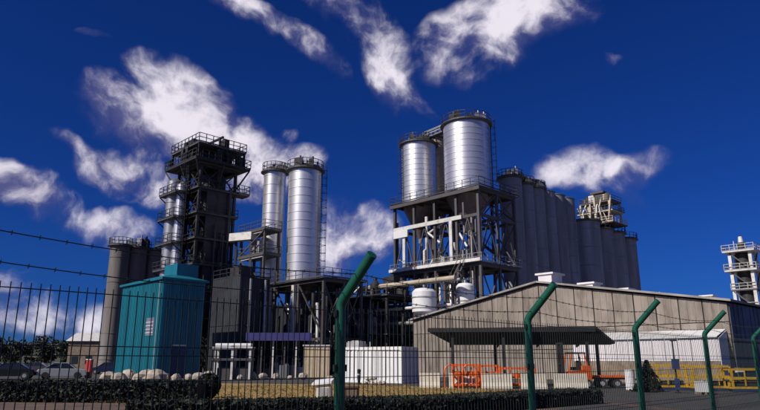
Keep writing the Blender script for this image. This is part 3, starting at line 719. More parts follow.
MB().add([(-1.74, -.03, 0), (.15, -.03, 0), (.15, -.03, zl1-.05), (-1.74, -.03, zl0-.05), (-1.74, .03, 0), (.15, .03, 0), (.15, .03, zl1-.05), (-1.74, .03, zl0-.05)], [(0, 1, 2, 3), (7, 6, 5, 4), (0, 4, 5, 1), (1, 5, 6, 2), (2, 6, 7, 3), (3, 7, 4, 0)]).build('end_wall', 'white_sheet', LA)

# ------------------------------------------------------------------ slender tower far right
p9 = at(745, 272, 118); p9.z = 0
T9 = thing('slender_stack_tower', 'distant pale framed stack tower above the right end of the hall', 'steel tower', p9, GR)
z9 = zat(252, 118); w9 = 1.75
for x in (-w9, w9):
    for y in (-w9, w9): MB().span((x-.28, y-.28, 0), (x+.28, y+.28, z9)).build('column', 'pale_steel', T9)
MB().lathe([(.01, 0), (1.35, 0), (1.35, z9-.5), (.8, z9+.4), (.8, z9+1.8), (.01, z9+1.8)], 20).build('stack', 'dark_steel', T9)
for k in range(1, 7):
    z = z9*k/6; e = .4 if k < 5 else 1.0
    MB().span((-w9-e, -w9-e, z-.2), (w9+e, w9+e, z)).build('platform', 'frame_steel' if k < 5 else 'pale_steel', T9)
    if k > 2: railing(T9, [(-w9-e, -w9-e), (-w9-e, w9+e), (w9+e, w9+e), (w9+e, -w9-e)], z, 'galvanised', 1.2, 1.2, .06)
for k in range(6):
    MB().bar((-w9-.3, -w9, z9*k/6), (-w9-.3, w9, z9*(k+1)/6-.3), .2).build('brace', 'frame_steel', T9)
    MB().bar((-w9, -w9-.3, z9*k/6), (w9, -w9-.3, z9*(k+1)/6-.3), .2).build('brace', 'frame_steel', T9)
MB().tube((0, 0, z9+1.8), (0, 0, z9+3.0), .5, 12, .35).build('stack_tip', 'pale_steel', T9)
MB().tube((w9, w9, z9), (w9, w9, z9+2.6), .09, 6).build('mast', 'pale_steel', T9)

# ------------------------------------------------------------------ pipe rack with white tanks
BP = at(484, 361, 72.5); BP.z = 0
BP = at(470, 361, 76); BP.z = 0
BPx = along(BP, V, 338); zp = zat(283, 76)
PR = thing('pipe_rack', 'long pipe rack carrying tan and grey pipes in front of the central tower', 'pipe rack', BP - U*3.6, GR)
L_ = BPx
for k in range(6):
    y = L_*k/5
    for x in (-.7, .7): MB().span((x-.14, y-.14, 0), (x+.14, y+.14, zp-.35)).build('post', 'frame_steel', PR)
    for zf in (.55, .72, .99): MB().span((-.95, y-.12, zp*zf-.33), (.95, y+.12, zp*zf-.1)).build('cross_beam', 'frame_steel', PR)
pipe(PR, [(-.55, -1.5, zp+.15), (-.55, L_+2, zp+.15)], .30, 'pipe_tan', 10)
pipe(PR, [(.35, -1.5, zp+.05), (.35, L_+2, zp+.05)], .18, 'galvanised')
for x, zf, r, mm in [(-.7, .72, .2, 'pale_steel'), (-.2, .72, .13, 'dull_steel'), (.4, .72, .2, 'dark_steel'), (-.7, .55, .24, 'galvanised'), (0, .55, .18, 'pipe_tan'), (.6, .55, .16, 'dark_steel')]:
    pipe(PR, [(x, -1.0, zp*zf+r-.1), (x, L_+1.5, zp*zf+r-.1)], r, mm)
q = random.Random(9)
for i in range(7):
    y = q.uniform(2, L_); x = -1.15; pipe(PR, [(x, y, .2), (x, y, zp*q.uniform(.4, .9)), (x+.6, y, zp*q.uniform(.9, .95))], q.uniform(.08, .16), q.choice(['galvanised', 'dark_steel', 'pale_steel']))
def tank(label, px, py0, py1, wpx, Y):
    p = at(px, py0, Y); r = wpx/2*Y/F; z0 = zat(py1, Y); z1 = zat(py0, Y)
    P = thing('white_tank', label, 'tank', (p.x, p.y, 0), 0, 'white tanks at the tower foot')
    MB().lathe([(.01, z0-r*.5), (r*.6, z0-r*.35), (r, z0), (r, z1-r*.35), (r*.75, z1-r*.08), (r*.3, z1), (.01, z1)], 28).build('shell', 'white_paint', P)
    bd = MB().lathe([(r, -.08), (r+.06, -.06), (r+.06, .06), (r, .08)], 28).mesh('band', 'galvanised')
    for f_ in (.2, .75): put('band', bd, P, (0, 0, z0+(z1-r*.4-z0)*f_))
    for k in range(4):
        a = pi/4+k*pi/2; MB().span((r*.8*cos(a)-.1, r*.8*sin(a)-.1, 0), (r*.8*cos(a)+.1, r*.8*sin(a)+.1, z0+.3)).build('leg', 'frame_steel', P)
    MB().tube((0, 0, z1-.05), (0, 0, z1+.35), .15, 10).build('nozzle', 'galvanised', P)
tank('larger white tank, left one under the tan pipe', 424, 288, 312, 24, 72)
tank('smaller white tank, right one under the tan pipe', 465, 283, 305, 18, 75)

# dark machinery house and tubing stack left of the rack
p = at(343, 361, 82); p.z = 0
PM = thing('blower_house', 'dark steel framed blower house with bent ducts between slim silos and central tower', 'steel tower', p, GR)
zm = zat(300, 82)
frame(PM, [0, 3, 6], [-8, -4.5, -1, 2.5, 6], [0, zm*.5, zm], 'dark_steel', .3, .26, [(0, 'x0', 'X'), (1, 'x0', 'D')], floors=(1, 2))
railing(PM, [(-.4, -8.4), (-.4, 6.4), (6.4, 6.4), (6.4, -8.4)], zm+.12, 'dark_steel')
q = random.Random(21)
for i in range(12):
    y = q.uniform(-7.5, 5.5); x = q.uniform(.6, 4.5); z = [0, zm*.5+.13, zm+.13][i % 3]; h = q.uniform(1.4, 3.0)
    g = MB()
    if i % 2: g.lathe([(.01, 0), (.7, 0), (.7, h), (.25, h+.5), (.25, h+.9), (.01, h+.9)], 14, (x, y, z))
    else: g.box((x, y, z+h/2), (q.uniform(1, 2), q.uniform(1, 2.2), h)); g.box((x, y, z+h+.15), (.6, .6, .3))
    g.build('machine', q.choice(['dark_steel', 'dark_clad', 'frame_steel', 'dull_steel']), PM)
for i in range(9):
    y = q.uniform(-7.5, 5.5); x = -.35; pipe(PM, [(x, y, .3), (x, y, zm*q.uniform(.5, 1.1)), (x+1.2, y+q.uniform(-1, 1), zm*q.uniform(1.12, 1.3))], q.uniform(.1, .22), q.choice(['dark_steel', 'galvanised', 'dull_steel']))

p = at(352, 361, 97); p.z = 0
WH = thing('dark_backing', 'low dark clad backing block added behind the blower house to darken the pipework gaps', 'building', p, GR+radians(45))  # added backing, hides bright sky so the pipework gaps look dark
clad_box(WH, -2, 8, -11, 14, zat(308, 97), 'dark_clad', 1.8, 2, skip_y=True)
MB().span((-2.2, -11.2, zat(308, 97)), (8.2, 14.2, zat(308, 97)+.3)).build('roof', 'dark_steel', WH)
# ------------------------------------------------------------------ dark canopy shelter
zc1 = zat(330, 41); 
pc = ground(610, 386); pc.z = 0
SH = thing('canopy_shelter', 'open dark flat roofed canopy on thin posts before the grey gable', 'canopy', at(520, 361, 42.5).xy.to_3d(), radians(-3))
hw = 6.15; zr = zat(331, 42.5)
m = MB(); yF, yB = -2.4, 2.4
m.add([(-hw, yF, zr-.12), (hw-1.7, yF, zr-.02), (hw+.55, yB-1.2, zr-.80), (hw+.55, yB, zr-.85), (-hw+1.9, yB, zr-.85), (-hw, yF, zr+.06), (hw-1.7, yF, zr+.20), (hw+.55, yB-1.2, zr-.68), (hw+.55, yB, zr-.72), (-hw+1.9, yB, zr-.70)],
      [(0, 1, 2, 3, 4), (9, 8, 7, 6, 5), (0, 5, 6, 1), (1, 6, 7, 2), (2, 7, 8, 3), (3, 8, 9, 4), (4, 9, 5, 0)])
m.build('roof', 'canopy_dark', SH)
for (x, y, zz) in [(-hw+1.6, yF+.3, zr-.12), (-1.35, yB-.3, zr-.82), (hw-.5, yB-.5, zr-.80), (hw-2.2, yF+.5, zr-.15), (-1.35, yF+.3, zr-.1)]:
    MB().span((x-.08, y-.08, 0), (x+.08, y+.08, zz)).box((x, y, .03), (.3, .3, .06)).build('post', 'dark_steel', SH)
for x in (-hw+1.5, -1.35, 1.4, hw-2.0):
    MB().bar((x, yF+.1, zr-.22), (x+.2, yB-.1, zr-.95), .1, .16).build('rafter', 'dark_steel', SH)
MB().span((-hw+.05, yF-.06, zr-.16), (hw-1.75, yF-.01, zr+.10)).build('fascia', 'canopy_dark', SH)

# ------------------------------------------------------------------ concrete barriers
def barrier_mesh(L=2.0):
    pr = [(-.30, 0), (.30, 0), (.30, .12), (.16, .32), (.10, .80), (-.10, .80), (-.16, .32), (-.30, .12)]
    n = len(pr); m = MB()
    m.add([(-L/2, y, z) for y, z in pr] + [(L/2, y, z) for y, z in pr], [tuple(range(n)), tuple(range(n, 2*n))[::-1]] + [(i, n+i, n+(i+1) % n, (i+1) % n) for i in range(n)])
    return m.mesh('concrete_barrier', 'barrier')
bmsh = barrier_mesh()
blist = [(430, 387.5, 20, 'at the left end of the row'), (462, 388.0, 24, 'second from the left end of the row'), (497, 388.5, 29, 'middle of the row, before the orange frames'), (534, 389, 24, 'crossed by the second green fence post'), (571, 389, 31, 'at the right end of the row')]
for (px, py, wpx, lb) in blist:
    p = ground(px, py); o = put('concrete_barrier', bmsh, None, (p.x, p.y, .008), radians(-4)); o.scale = (wpx*p.y/F/2.0, 1, 1.1)
    tag(o, 'pale concrete barrier under the canopy, ' + lb, 'barrier', 'pale concrete barriers before the canopy')

# ------------------------------------------------------------------ orange equipment
def cage(label, px, Y, wpx, h, mt, cat, name, group, cols=4, rows=3, deep=1.1, rz=radians(-4)):
    p = at(px, 361, Y); L = wpx*Y/F
    P = thing(name, label, cat, (p.x, p.y, .006), rz, group)
    for x in (-L/2, L/2):
        for y in (-deep/2, deep/2): MB().span((x-.05, y-.05, 0), (x+.05, y+.05, h)).build('post', mt, P)
    for k in range(rows):
        z = .15 + (h-.2)*k/(rows-1)
        for y in (-deep/2, deep/2): MB().span((-L/2+.05, y-.04, z), (L/2-.05, y+.04, z+.12)).build('rail', mt, P)
        for x in (-L/2, L/2): MB().span((x-.04, -deep/2+.05, z), (x+.04, deep/2-.05, z+.10)).build('end_rail', mt, P)
    for k in range(1, cols):
        x = -L/2+L*k/cols; MB().span((x-.03, -deep/2-.075, .3), (x+.03, -deep/2-.042, h-.1)).build('bar', mt, P)
    MB().span((-L/2+.06, -deep/2+.06, .12), (L/2-.06, deep/2-.06, .148)).build('base_plate', 'rubber', P)
    if mt == 'orange_paint': MB().span((-L/2+.06, -deep/2-.03, h*.52), (L/2-.06, -deep/2+.01, h*.74)).build('side_board', mt, P)
    return P
cage('orange steel cage behind the barriers, left one with arched top', 466, 39.5, 26, 1.35, 'orange_paint', 'cage', 'storage_cage', 'orange cages', 3)
cage('orange steel cage behind the barriers, nearest the thin middle canopy post', 488, 40, 18, 1.3, 'orange_paint', 'cage', 'storage_cage', 'orange cages', 3)
cage('long low orange cage behind the barriers, left of the second green post', 516, 39.5, 32, 1.15, 'orange_paint', 'cage', 'storage_cage', 'orange cages', 4, 2)
# small arches on the left cage
p = at(460, 361, 38.7)
PA = thing('hoop_barrier', 'thin red orange hoop barrier standing before the left orange cage', 'barrier', (p.x, p.y, .006), 0)
for k in (-1, 1):
    MB().path([(k*.55+.42*cos(a), 0, .9+.5*sin(a)) for a in [pi*j/8 for j in range(9)]], .05, 6).build('hoop', 'orange_paint', PA)
    for s_ in (-1, 1): MB().tube((k*.55+.42*s_, 0, 0), (k*.55+.42*s_, 0, .9), .05, 6).build('leg', 'orange_paint', PA)
def wheel(P, x, y, r, w, mt='rubber'):
    o = MB().tube((x, y-w/2, r), (x, y+w/2, r), r, 18).build('wheel', mt, P)
    MB().tube((x, y-w/2-.015, r), (x, y-w/2-.001, r), r*.55, 12).build('rim', 'galvanised', o)
# forklift
p = at(567, 361, 39.2)
FK = thing('forklift', 'orange forklift with dark mast parked under the canopy', 'forklift', (p.x, p.y, .006), radians(8))
MB().add([(-.2, -.5, .35), (1.25, -.5, .35), (1.35, -.5, .8), (1.2, -.5, 1.05), (-.1, -.5, .95), (-.2, .5, .35), (1.25, .5, .35), (1.35, .5, .8), (1.2, .5, 1.05), (-.1, .5, .95)], [(0, 1, 2, 3, 4), (9, 8, 7, 6, 5)] + [(i, 5+i, 5+(i+1) % 5, (i+1) % 5) for i in range(5)]).build('body', 'orange_paint', FK)
MB().span((.75, -.48, 1.06), (1.32, .48, 1.32)).build('counterweight', 'orange_paint', FK)
for y in (-.42, .42):
    MB().bar((-.1, y, .95), (.12, y, 2.05), .07).build('guard_post', 'orange_paint', FK); MB().bar((1.1, y, 1.3), (.95, y, 2.05), .07).build('guard_post', 'orange_paint', FK)
MB().span((.08, -.48, 2.05), (1.0, .48, 2.12)).build('overhead_guard', 'dark_steel', FK)
MB().box((.5, 0, 1.15), (.5, .5, .2)).box((.72, 0, 1.4), (.1, .5, .45)).build('seat', 'rubber', FK)
for y in (-.3, .3): MB().span((-.48, y-.06, .1), (-.34, y+.06, 2.7)).build('mast', 'dark_steel', FK)
for z in (.3, 1.4, 2.6): MB().span((-.46, -.24, z), (-.36, .24, z+.1)).build('mast_tie', 'dark_steel', FK)
for y in (-.22, .22): MB().span((-1.5, y-.06, .1), (-.5, y+.06, .15)).build('fork', 'dark_steel', FK)
for x, r in ((-.02, .32), (1.0, .26)):
    for y in (-.5, .5): wheel(FK, x, y, r, .2)
# orange flat trailer
p = at(607, 361, 40)
TR = thing('flat_trailer', 'orange flatbed trailer beside the right canopy post', 'trailer', (p.x, p.y, .006), radians(-3))
MB().span((-1.1, -.6, .62), (1.1, .6, .74)).build('deck', 'orange_paint', TR)
MB().span((-1.0, -.5, .5), (1.0, -.4, .61)).span((-1.0, .4, .5), (1.0, .5, .61)).build('chassis', 'dark_steel', TR)
for x in (-.55, .35):
    for y in (-.5, .5): wheel(TR, x, y, .26, .18)
MB().bar((1.1, 0, .66), (1.8, 0, .45), .09).tube((1.75, 0, 0), (1.75, 0, .5), .05, 8).build('drawbar', 'dark_steel', TR)
# white bollard beside
p = ground(631, 390)
P = thing('white_drum', 'upright white drum beside the third green fence post', 'drum', (p.x, p.y, .006))
MB().lathe([(.01, 0), (.26, 0), (.28, .03), (.27, .35), (.28, .38), (.27, .7), (.28, .73), (.27, 1.08), (.28, 1.12), (.25, 1.12), (.25, 1.09), (.01, 1.09)], 20).build('body', 'white_paint', P)
MB().tube((.12, 0, 1.09), (.12, 0, 1.13), .05, 8).build('bung', 'galvanised', P)

# ------------------------------------------------------------------ yellow racks on the right
for i, (px, Y, wpx, h, lb) in enumerate([(667, 37, 26, 1.35, 'yellow steel rack beside the dark lamp pole, leftmost of three'), (706, 36, 34, 1.3, 'yellow steel rack behind the fourth green post, middle of three'), (744, 35, 34, 1.15, 'yellow steel rack at the right edge, rightmost of three')]):
    R = cage(lb, px, Y, wpx, h, 'yellow_paint', 'rack', 'yellow_rack', 'yellow racks by the lean-to', 3, 3, 1.0, radians(-5))
    L = wpx*Y/F
    for k in range(2): MB().tube((-L/2+.1, -.2+.4*k, .36), (L/2-.1, -.2+.4*k, .36), .17, 10).build('stored_pipe', 'yellow_paint' if k else 'rubber', R)
    MB().span((-L/2-.1, -.66, .0), (L/2+.1, -.57, .16)).build('base_beam', 'blue_dark', R)
p = ground(700, 394)
P = thing('white_cube_tank', 'small white cube tank on a pallet before the middle yellow rack', 'tank', (p.x, p.y-.4, .006), radians(-5))
MB().span((-.3, -.28, .12), (.3, .28, .62)).build('body', 'white_paint', P)
MB().tube((0, 0, .62), (0, 0, .68), .1, 12).build('lid', 'galvanised', P)
for x in (-.27, 0, .27): MB().span((x-.05, -.3, 0), (x+.05, .3, .118)).build('pallet_runner', 'plinth', P)
p = ground(678, 393)
P = thing('lamp_pole', 'thin dark lamp pole with blue box before the yellow rack', 'lamp pole', (p.x, p.y, 0))
zz = zat(341, p.y)
MB().tube((0, 0, 0), (0, 0, zz), .06, 10, .04).box((0, 0, .03), (.26, .26, .06)).build('pole', 'dark_steel', P)
MB().box((0, -.1, zat(364, p.y)), (.34, .14, .5)).build('control_box', 'lamp_blue', P)
MB().box((.0, -.05, .45), (.2, .14, .55)).build('lower_box', 'lamp_blue', P)
MB().box((0, -.12, zz+.03), (.14, .5, .08)).build('lamp_head', 'dark_steel', P)
p = at(738, 361, 40)
P = thing('floodlight_bracket', 'pale floodlight on a short post near the right hall corner', 'floodlight', (p.x, p.y, 0))
z_ = zat(370, 40)
MB().tube((0, 0, 0), (0, 0, z_-.1), .05, 8).build('post', 'dark_steel', P)
MB().box((0, -.05, z_), (.5, .2, .28)).box((0, -.17, z_), (.44, .04, .22)).build('lamp_head', 'white_paint', P)

# ------------------------------------------------------------------ white container
pk_ = ground(402, 383.5); pk_.z = .008
K = thing('white_container', 'white flat topped container cabin with its right end in shade', 'container', pk_, GR+radians(15))
lw = 55*pk_.y/F*1.22; hk = zat(347, pk_.y); dk = 2.5
MB().span((.04, .04, .15), (dk-.04, lw-.04, hk-.1)).build('shell', 'white_paint', K)
nC = 16; w = lw/nC
me = MB().span((-.02, .02, .2), (.036, w*.55, hk-.22)).mesh('side_rib', 'white_paint')
for k in range(nC): put('side_rib', me, K, (0, w*k+.06, 0))
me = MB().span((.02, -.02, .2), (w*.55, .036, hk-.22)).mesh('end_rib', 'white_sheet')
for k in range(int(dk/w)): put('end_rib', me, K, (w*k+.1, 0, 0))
for x, y in ((0, 0), (dk, 0), (0, lw), (dk, lw)): MB().box((x, y, hk/2), (.16, .16, hk)).build('corner_post', 'white_paint', K)
for z in (.1, hk-.11):
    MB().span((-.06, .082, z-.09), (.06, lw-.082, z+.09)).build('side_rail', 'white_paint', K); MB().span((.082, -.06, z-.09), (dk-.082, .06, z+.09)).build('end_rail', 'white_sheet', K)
MB().span((0, 0, hk-.02), (dk, lw, hk+.04)).build('roof', 'pale_steel', K)
MB().box((.6, lw*.85, hk+.27), (.9, 1.1, .45)).box((.6, lw*.85, hk+.52), (.5, .6, .06)).build('roof_unit', 'galvanised', K)
p = ground(359, 384)
P = thing('dark_bollard', 'dark short bollard in front of the white container', 'bollard', (p.x, p.y-.2, .006))
MB().lathe([(.01, 0), (.16, 0), (.16, .06), (.10, .08), (.10, .82), (.13, .86), (.13, .98), (.06, 1.05), (.01, 1.05)], 16).build('post', 'dark_steel', P)
MB().lathe([(.105, .62), (.112, .62), (.112, .72), (.105, .72)], 16).build('reflector_band', 'white_paint', P)
# rubble heap in front of container
def rock(m, c, r, q, n1=7, n2=5, flat=.75):
    vs = []; c = Vector(c)
    sx, sy, sz = r*q.uniform(.8, 1.25), r*q.uniform(.7, 1.1), r*flat*q.uniform(.8, 1.1)
    ph = q.uniform(0, 6)
    rings = [[(c + Vector((sx*sin(pi*j/n2)*cos(2*pi*i/n1+ph)*q.uniform(.82, 1.12), sy*sin(pi*j/n2)*sin(2*pi*i/n1+ph)*q.uniform(.82, 1.12), -sz*cos(pi*j/n2)))) for i in range(n1)] for j in range(1, n2)]
    vs = [v for R in rings for v in R]; b = len(vs); vs += [c-Vector((0, 0, sz)), c+Vector((0, 0, sz))]
    fs = [(j*n1+i, j*n1+(i+1) % n1, (j+1)*n1+(i+1) % n1, (j+1)*n1+i) for j in range(n2-2) for i in range(n1)]
    fs += [(b, (i+1) % n1, i) for i in range(n1)] + [(b+1, (n2-2)*n1+i, (n2-2)*n1+(i+1) % n1) for i in range(n1)]
    m.add(vs, fs)
    return m
q = random.Random(31)
p = ground(376, 384.5)
P = thing('block_pile', 'small pile of beige blocks in front of the white container', 'block pile', (p.x, p.y-.3, .006))
for k in range(9):
    x = -.75 + .25*(k % 6) + (.12 if k > 5 else 0); z = .14 if k < 6 else .42
    rock(MB(), (x+q.uniform(-.04, .04), q.uniform(-.1, .1), z), .2, q).build('block', 'barrier', P)

# ------------------------------------------------------------------ shed with blue fascia, cream cabin, pale frames
p = ground(306, 378); p.z = .004
SD = thing('open_shed', 'open fronted shed with violet blue fascia beneath the slim silos', 'shed', (p.x, p.y+1.2, .004), radians(2))
wS = 58*p.y/F; hS = zat(333, p.y+1)
MB().span((-wS, 4.9, 0), (0, 5.0, hS-.3)).build('back_wall', 'dark_clad', SD)
for x in (-wS, -.1): MB().span((x, .2, 0), (x+.1, 4.9, hS-.3)).build('side_wall', 'dark_clad', SD)
MB().span((-wS-.3, -.35, hS-.29), (.3, 5.2, hS-.05)).build('roof', 'dark_steel', SD)
MB().span((-wS-.35, -.43, hS-.75), (.35, -.36, hS+.02)).build('fascia', 'blue_fascia', SD)
for k in range(6):
    x = -wS+.05+(wS-.1)*k/5; MB().span((x-.07, 0, 0), (x+.07, .14, hS-.3)).build('post', 'pale_steel' if k in (2, 4) else 'frame_steel', SD)
q = random.Random(13)
for k, (fx, h, kind) in enumerate([(.12, 1.5, 1), (.3, .9, 0), (.42, 1.9, 1), (.58, 1.2, 0), (.72, 1.6, 1), (.88, 1.0, 0)]):
    x = -wS+wS*fx; y = 1.5+.5*(k % 3)
    g = MB()
    if kind: g.lathe([(.01, 0), (.42, 0), (.42, h*.75), (.15, h), (.15, h+.25), (.01, h+.25)], 14, (x, y, 0)); g.tube((x, y, h+.2), (x+.7, y, h+.2), .08)
    else: g.box((x, y, h/2), (1.0, .8, h)); g.tube((x-.3, y, h), (x-.3, y, h+.5), .12); g.box((x+.2, y, h+.1), (.4, .5, .2))
    g.build('stored_machine', q.choice(['galvanised', 'dull_steel', 'frame_steel', 'lamp_blue']), SD)
p = ground(316, 377.5); 
p.y -= 4.5; p.x *= p.y/(p.y+4.5)
CB = thing('cream_cabin', 'cream site cabin between the shed and the first green fence post', 'cabin', (p.x, p.y, .004), radians(2))
wC = 25*p.y/F; hC = zat(346, p.y)
MB().span((-wC/2, 0, .12), (wC/2, 2.4, hC)).build('wall', 'cream', CB)
MB().span((-wC/2-.1, -.1, hC+.002), (wC/2+.1, 2.5, hC+.12)).build('roof', 'pale_steel', CB)
me = MB().span((-.03, -.03, .2), (.03, -.002, hC-.05)).mesh('rib', 'cream')
for k in range(7): put('rib', me, CB, (-wC/2+wC*(k+.5)/7, 0, 0))
MB().span((-wC/2+.05, .05, 0), (wC/2-.05, .25, .118)).span((-wC/2+.05, 2.1, 0), (wC/2-.05, 2.3, .118)).build('skid', 'dark_steel', CB)
for i, (px, lb) in enumerate([(222, 'pale steel portal rack beside the round dark bush'), (240, 'pale steel portal rack against the left end of the open shed')]):
    p = ground(px, 379.5); L = 17*p.y/F
    P = thing('portal_rack', lb, 'rack', (p.x, p.y, .004), radians(3), 'pale portal racks')
    h = zat(349, p.y)
    for x in (-L/2, L/2):
        for y in (0, 1.6): MB().span((x-.09, y-.09, 0), (x+.09, y+.09, h)).build('post', 'pale_steel', P)
    for z in (h*.62, h): MB().span((-L/2-.2, -.2, z), (L/2+.2, 1.8, z+.2)).build('shelf', 'pale_steel' if z == h else 'frame_steel', P)
    for k in range(3): MB().tube((-L/2, .2+.5*k, h+.2+.16), (L/2, .2+.5*k, h+.2+.16), .16, 10).build('stored_pipe', ['white_paint', 'lamp_blue', 'galvanised'][k], P)
    MB().box((0, .8, .5), (L*.7, 1.0, 1.0)).box((0, .8, 1.05), (L*.5, .7, .1)).build('crate', 'frame_steel', P)

# ------------------------------------------------------------------ boulders
q = random.Random(17)
names_px = [(108, 377), (118, 377.3), (128, 377), (137, 377.5), (147, 377), (156, 377.6), (165, 377), (176, 377.5), (188, 377.2), (198, 377.6), (209, 377.2), (228, 378.5), (240, 379), (252, 378.5), (263, 379), (276, 379), (290, 379), (303, 379), (330, 379)]
ords = ['first', 'second', 'third', 'fourth', 'fifth', 'sixth', 'seventh', 'eighth', 'ninth', 'tenth', 'eleventh']
for i, (px, py) in enumerate(names_px):
    p = ground(px, py+(5.0 if i < 11 else .6)); r = q.uniform(.50, .78) if i < 11 else q.uniform(.28, .52)
    o = rock(MB(), (0, 0, r*.62), r, q).build('boulder', 'stone', None, (p.x, p.y, 0), q.uniform(0, 6))
    if i < 11: lb = 'pale boulder in the row before the teal building, %s from the left' % ords[i]
    else: lb = 'smaller pale boulder in the row before the open shed, %s from the left' % ords[i-11]
    tag(o, lb, 'boulder', 'boulders edging the yard')

# utility boxes near the fence
p = ground(324, 400.5)
P = thing('utility_box', 'grey utility cabinet with white sloping lid left of the first green post', 'cabinet', (p.x, p.y, 0), radians(-8))
MB().span((-.30, -.2, 0), (.30, .25, .62)).build('body', 'barrier', P)
MB().add([(-.48, -.3, .62), (.36, -.3, .70), (.36, .34, .84), (-.48, .34, .76), (-.48, -.3, .68), (.36, -.3, .78), (.36, .34, .92), (-.48, .34, .82)], [(0, 3, 2, 1), (4, 5, 6, 7), (0, 1, 5, 4), (1, 2, 6, 5), (2, 3, 7, 6), (3, 0, 4, 7)]).build('lid', 'white_paint', P)
MB().span((-.2, -.225, .1), (.2, -.202, .52)).build('door', 'galvanised', P)
p = ground(351, 402.5)
P = thing('brown_box', 'dark brown cabinet right behind the first green fence post', 'cabinet', (p.x, p.y, 0), radians(10))
MB().span((-.28, -.2, 0), (.28, .22, .56)).build('body', 'brown_box', P)
MB().span((-.32, -.24, .561), (.32, .26, .62)).build('lid', 'brown_box', P)
MB().span((-.2, -.225, .08), (.2, -.202, .5)).build('door', 'plinth', P)

# ------------------------------------------------------------------ parked cars and far things on the left
def car(label, px, py, paint, rz, kind=0):
    p = ground(px, py)
    P = thing('parked_car', label, 'car', (p.x, p.y, .004), rz, 'cars parked on the left')
    L, Wd = 4.3, .86
    low = [(-2.15, .35), (-2.1, .62), (-1.95, .78), (-1.2, .90), (1.35, .93), (2.0, .86), (2.14, .6), (2.1, .33), (1.72, .28), (1.0, .28), (-.95, .28), (-1.75, .28)]
    n = len(low); m = MB()
    rows = [(-Wd, .9), (-Wd*.93, 1), (Wd*.93, 1), (Wd, .9)]
    m.add([(x*(1 if k in (1, 2) else .97), y, z*(1 if k in (1, 2) else .96)) for k, (y, _) in enumerate(rows) for x, z in low],
          [(k*n+i, k*n+(i+1) % n, (k+1)*n+(i+1) % n, (k+1)*n+i) for k in range(3) for i in range(n)] + [tuple(range(n))[::-1], tuple(range(3*n, 4*n))])
    m.build('body', paint, P)
    g = [(-1.15, .90), (-.45, 1.40), (.75, 1.42), (1.5, .93)]
    m = MB(); m.add([(x, -.80+(.16 if z > 1 else 0), z) for x, z in g] + [(x, .80-(.16 if z > 1 else 0), z) for x, z in g], [(3, 2, 1, 0), (4, 5, 6, 7), (0, 1, 5, 4), (1, 2, 6, 5), (2, 3, 7, 6)])
    cab = m.build('glasshouse', 'glass_dark', P)
    MB().add([(-.5, -.66, 1.405), (.8, -.66, 1.425), (.8, .66, 1.425), (-.5, .66, 1.405), (-.42, -.6, 1.45), (.7, -.6, 1.465), (.7, .6, 1.465), (-.42, .6, 1.45)], [(0, 3, 2, 1), (4, 5, 6, 7), (0, 1, 5, 4), (1, 2, 6, 5), (2, 3, 7, 6), (3, 0, 4, 7)]).build('roof', paint, P)
    for y in (-.74, .74):
        for (a, b) in [((-1.17, .9), (-.46, 1.41)), ((.15, .92), (.15, 1.41)), ((.76, 1.42), (1.5, .94))]:
            yy = y*1.08; MB().bar((a[0], yy, a[1]), (b[0], y*.88, b[1]), .06).build('pillar', paint, P)
    for x in (-1.36, 1.36):
        for y in (-.78, .78): wheel(P, x, y, .31, .2)
    for y in (-.6, .6):
        MB().box((-2.13, y, .66), (.08, .34, .13)).build('headlight', 'white_paint', P); MB().box((2.1, y, .72), (.08, .3, .14)).build('tail_light', 'red_paint', P)
    return P
car('black parked car at the left edge of the picture', 10, 379, 'car_black', radians(15))
car('silver parked car, second from the left edge', 62, 378.5, 'car_silver', radians(200))
car('dark blue parked car partly behind the red cabinet', 108, 374, 'car_blue', radians(12))
car('dark grey parked car in the rear row, second from left', 34, 373, 'car_grey', radians(8))
car('white parked car in the rear row at the left edge', -6, 372, 'car_white', radians(186))
p = ground(88, 378)
P = thing('red_cabinet', 'upright red fire equipment cabinet beside the parked cars', 'cabinet', (p.x, p.y, .0), radians(-10))
MB().span((-.25, -.2, .1), (.25, .2, 1.72)).build('body', 'red_paint', P)
MB().span((-.3, -.25, 1.721), (.3, .25, 1.8)).build('roof', 'white_paint', P)
MB().span((-.2, -.225, .2), (.2, -.203, 1.6)).build('door', 'red_paint', P); MB().span((-.22, -.18, 0), (.22, .18, .099)).build('plinth', 'plinth', P)
p = at(92, 361, 105); 
P = thing('low_workshop', 'low workshop with pale roof beyond the parked cars', 'building', (p.x, p.y, 0), radians(5))
h = zat(341, 105)
MB().span((-4, 0, 0), (5, 8, h)).build('wall', 'plinth', P)
MB().add([(-4.4, -.4, h), (5.4, -.4, h), (5.4, 8.4, h), (-4.4, 8.4, h), (-4.4, 4, h+1.5), (5.4, 4, h+1.5)], [(0, 1, 5, 4), (2, 3, 4, 5), (0, 4, 3), (1, 2, 5), (0, 3, 2, 1)]).build('roof', 'pale_steel', P)
for x in (-2.8, -.6, 1.6, 3.8): MB().span((x-.5, -.06, 1.2), (x+.5, -.01, 2.4)).build('window', 'glass_dark', P)

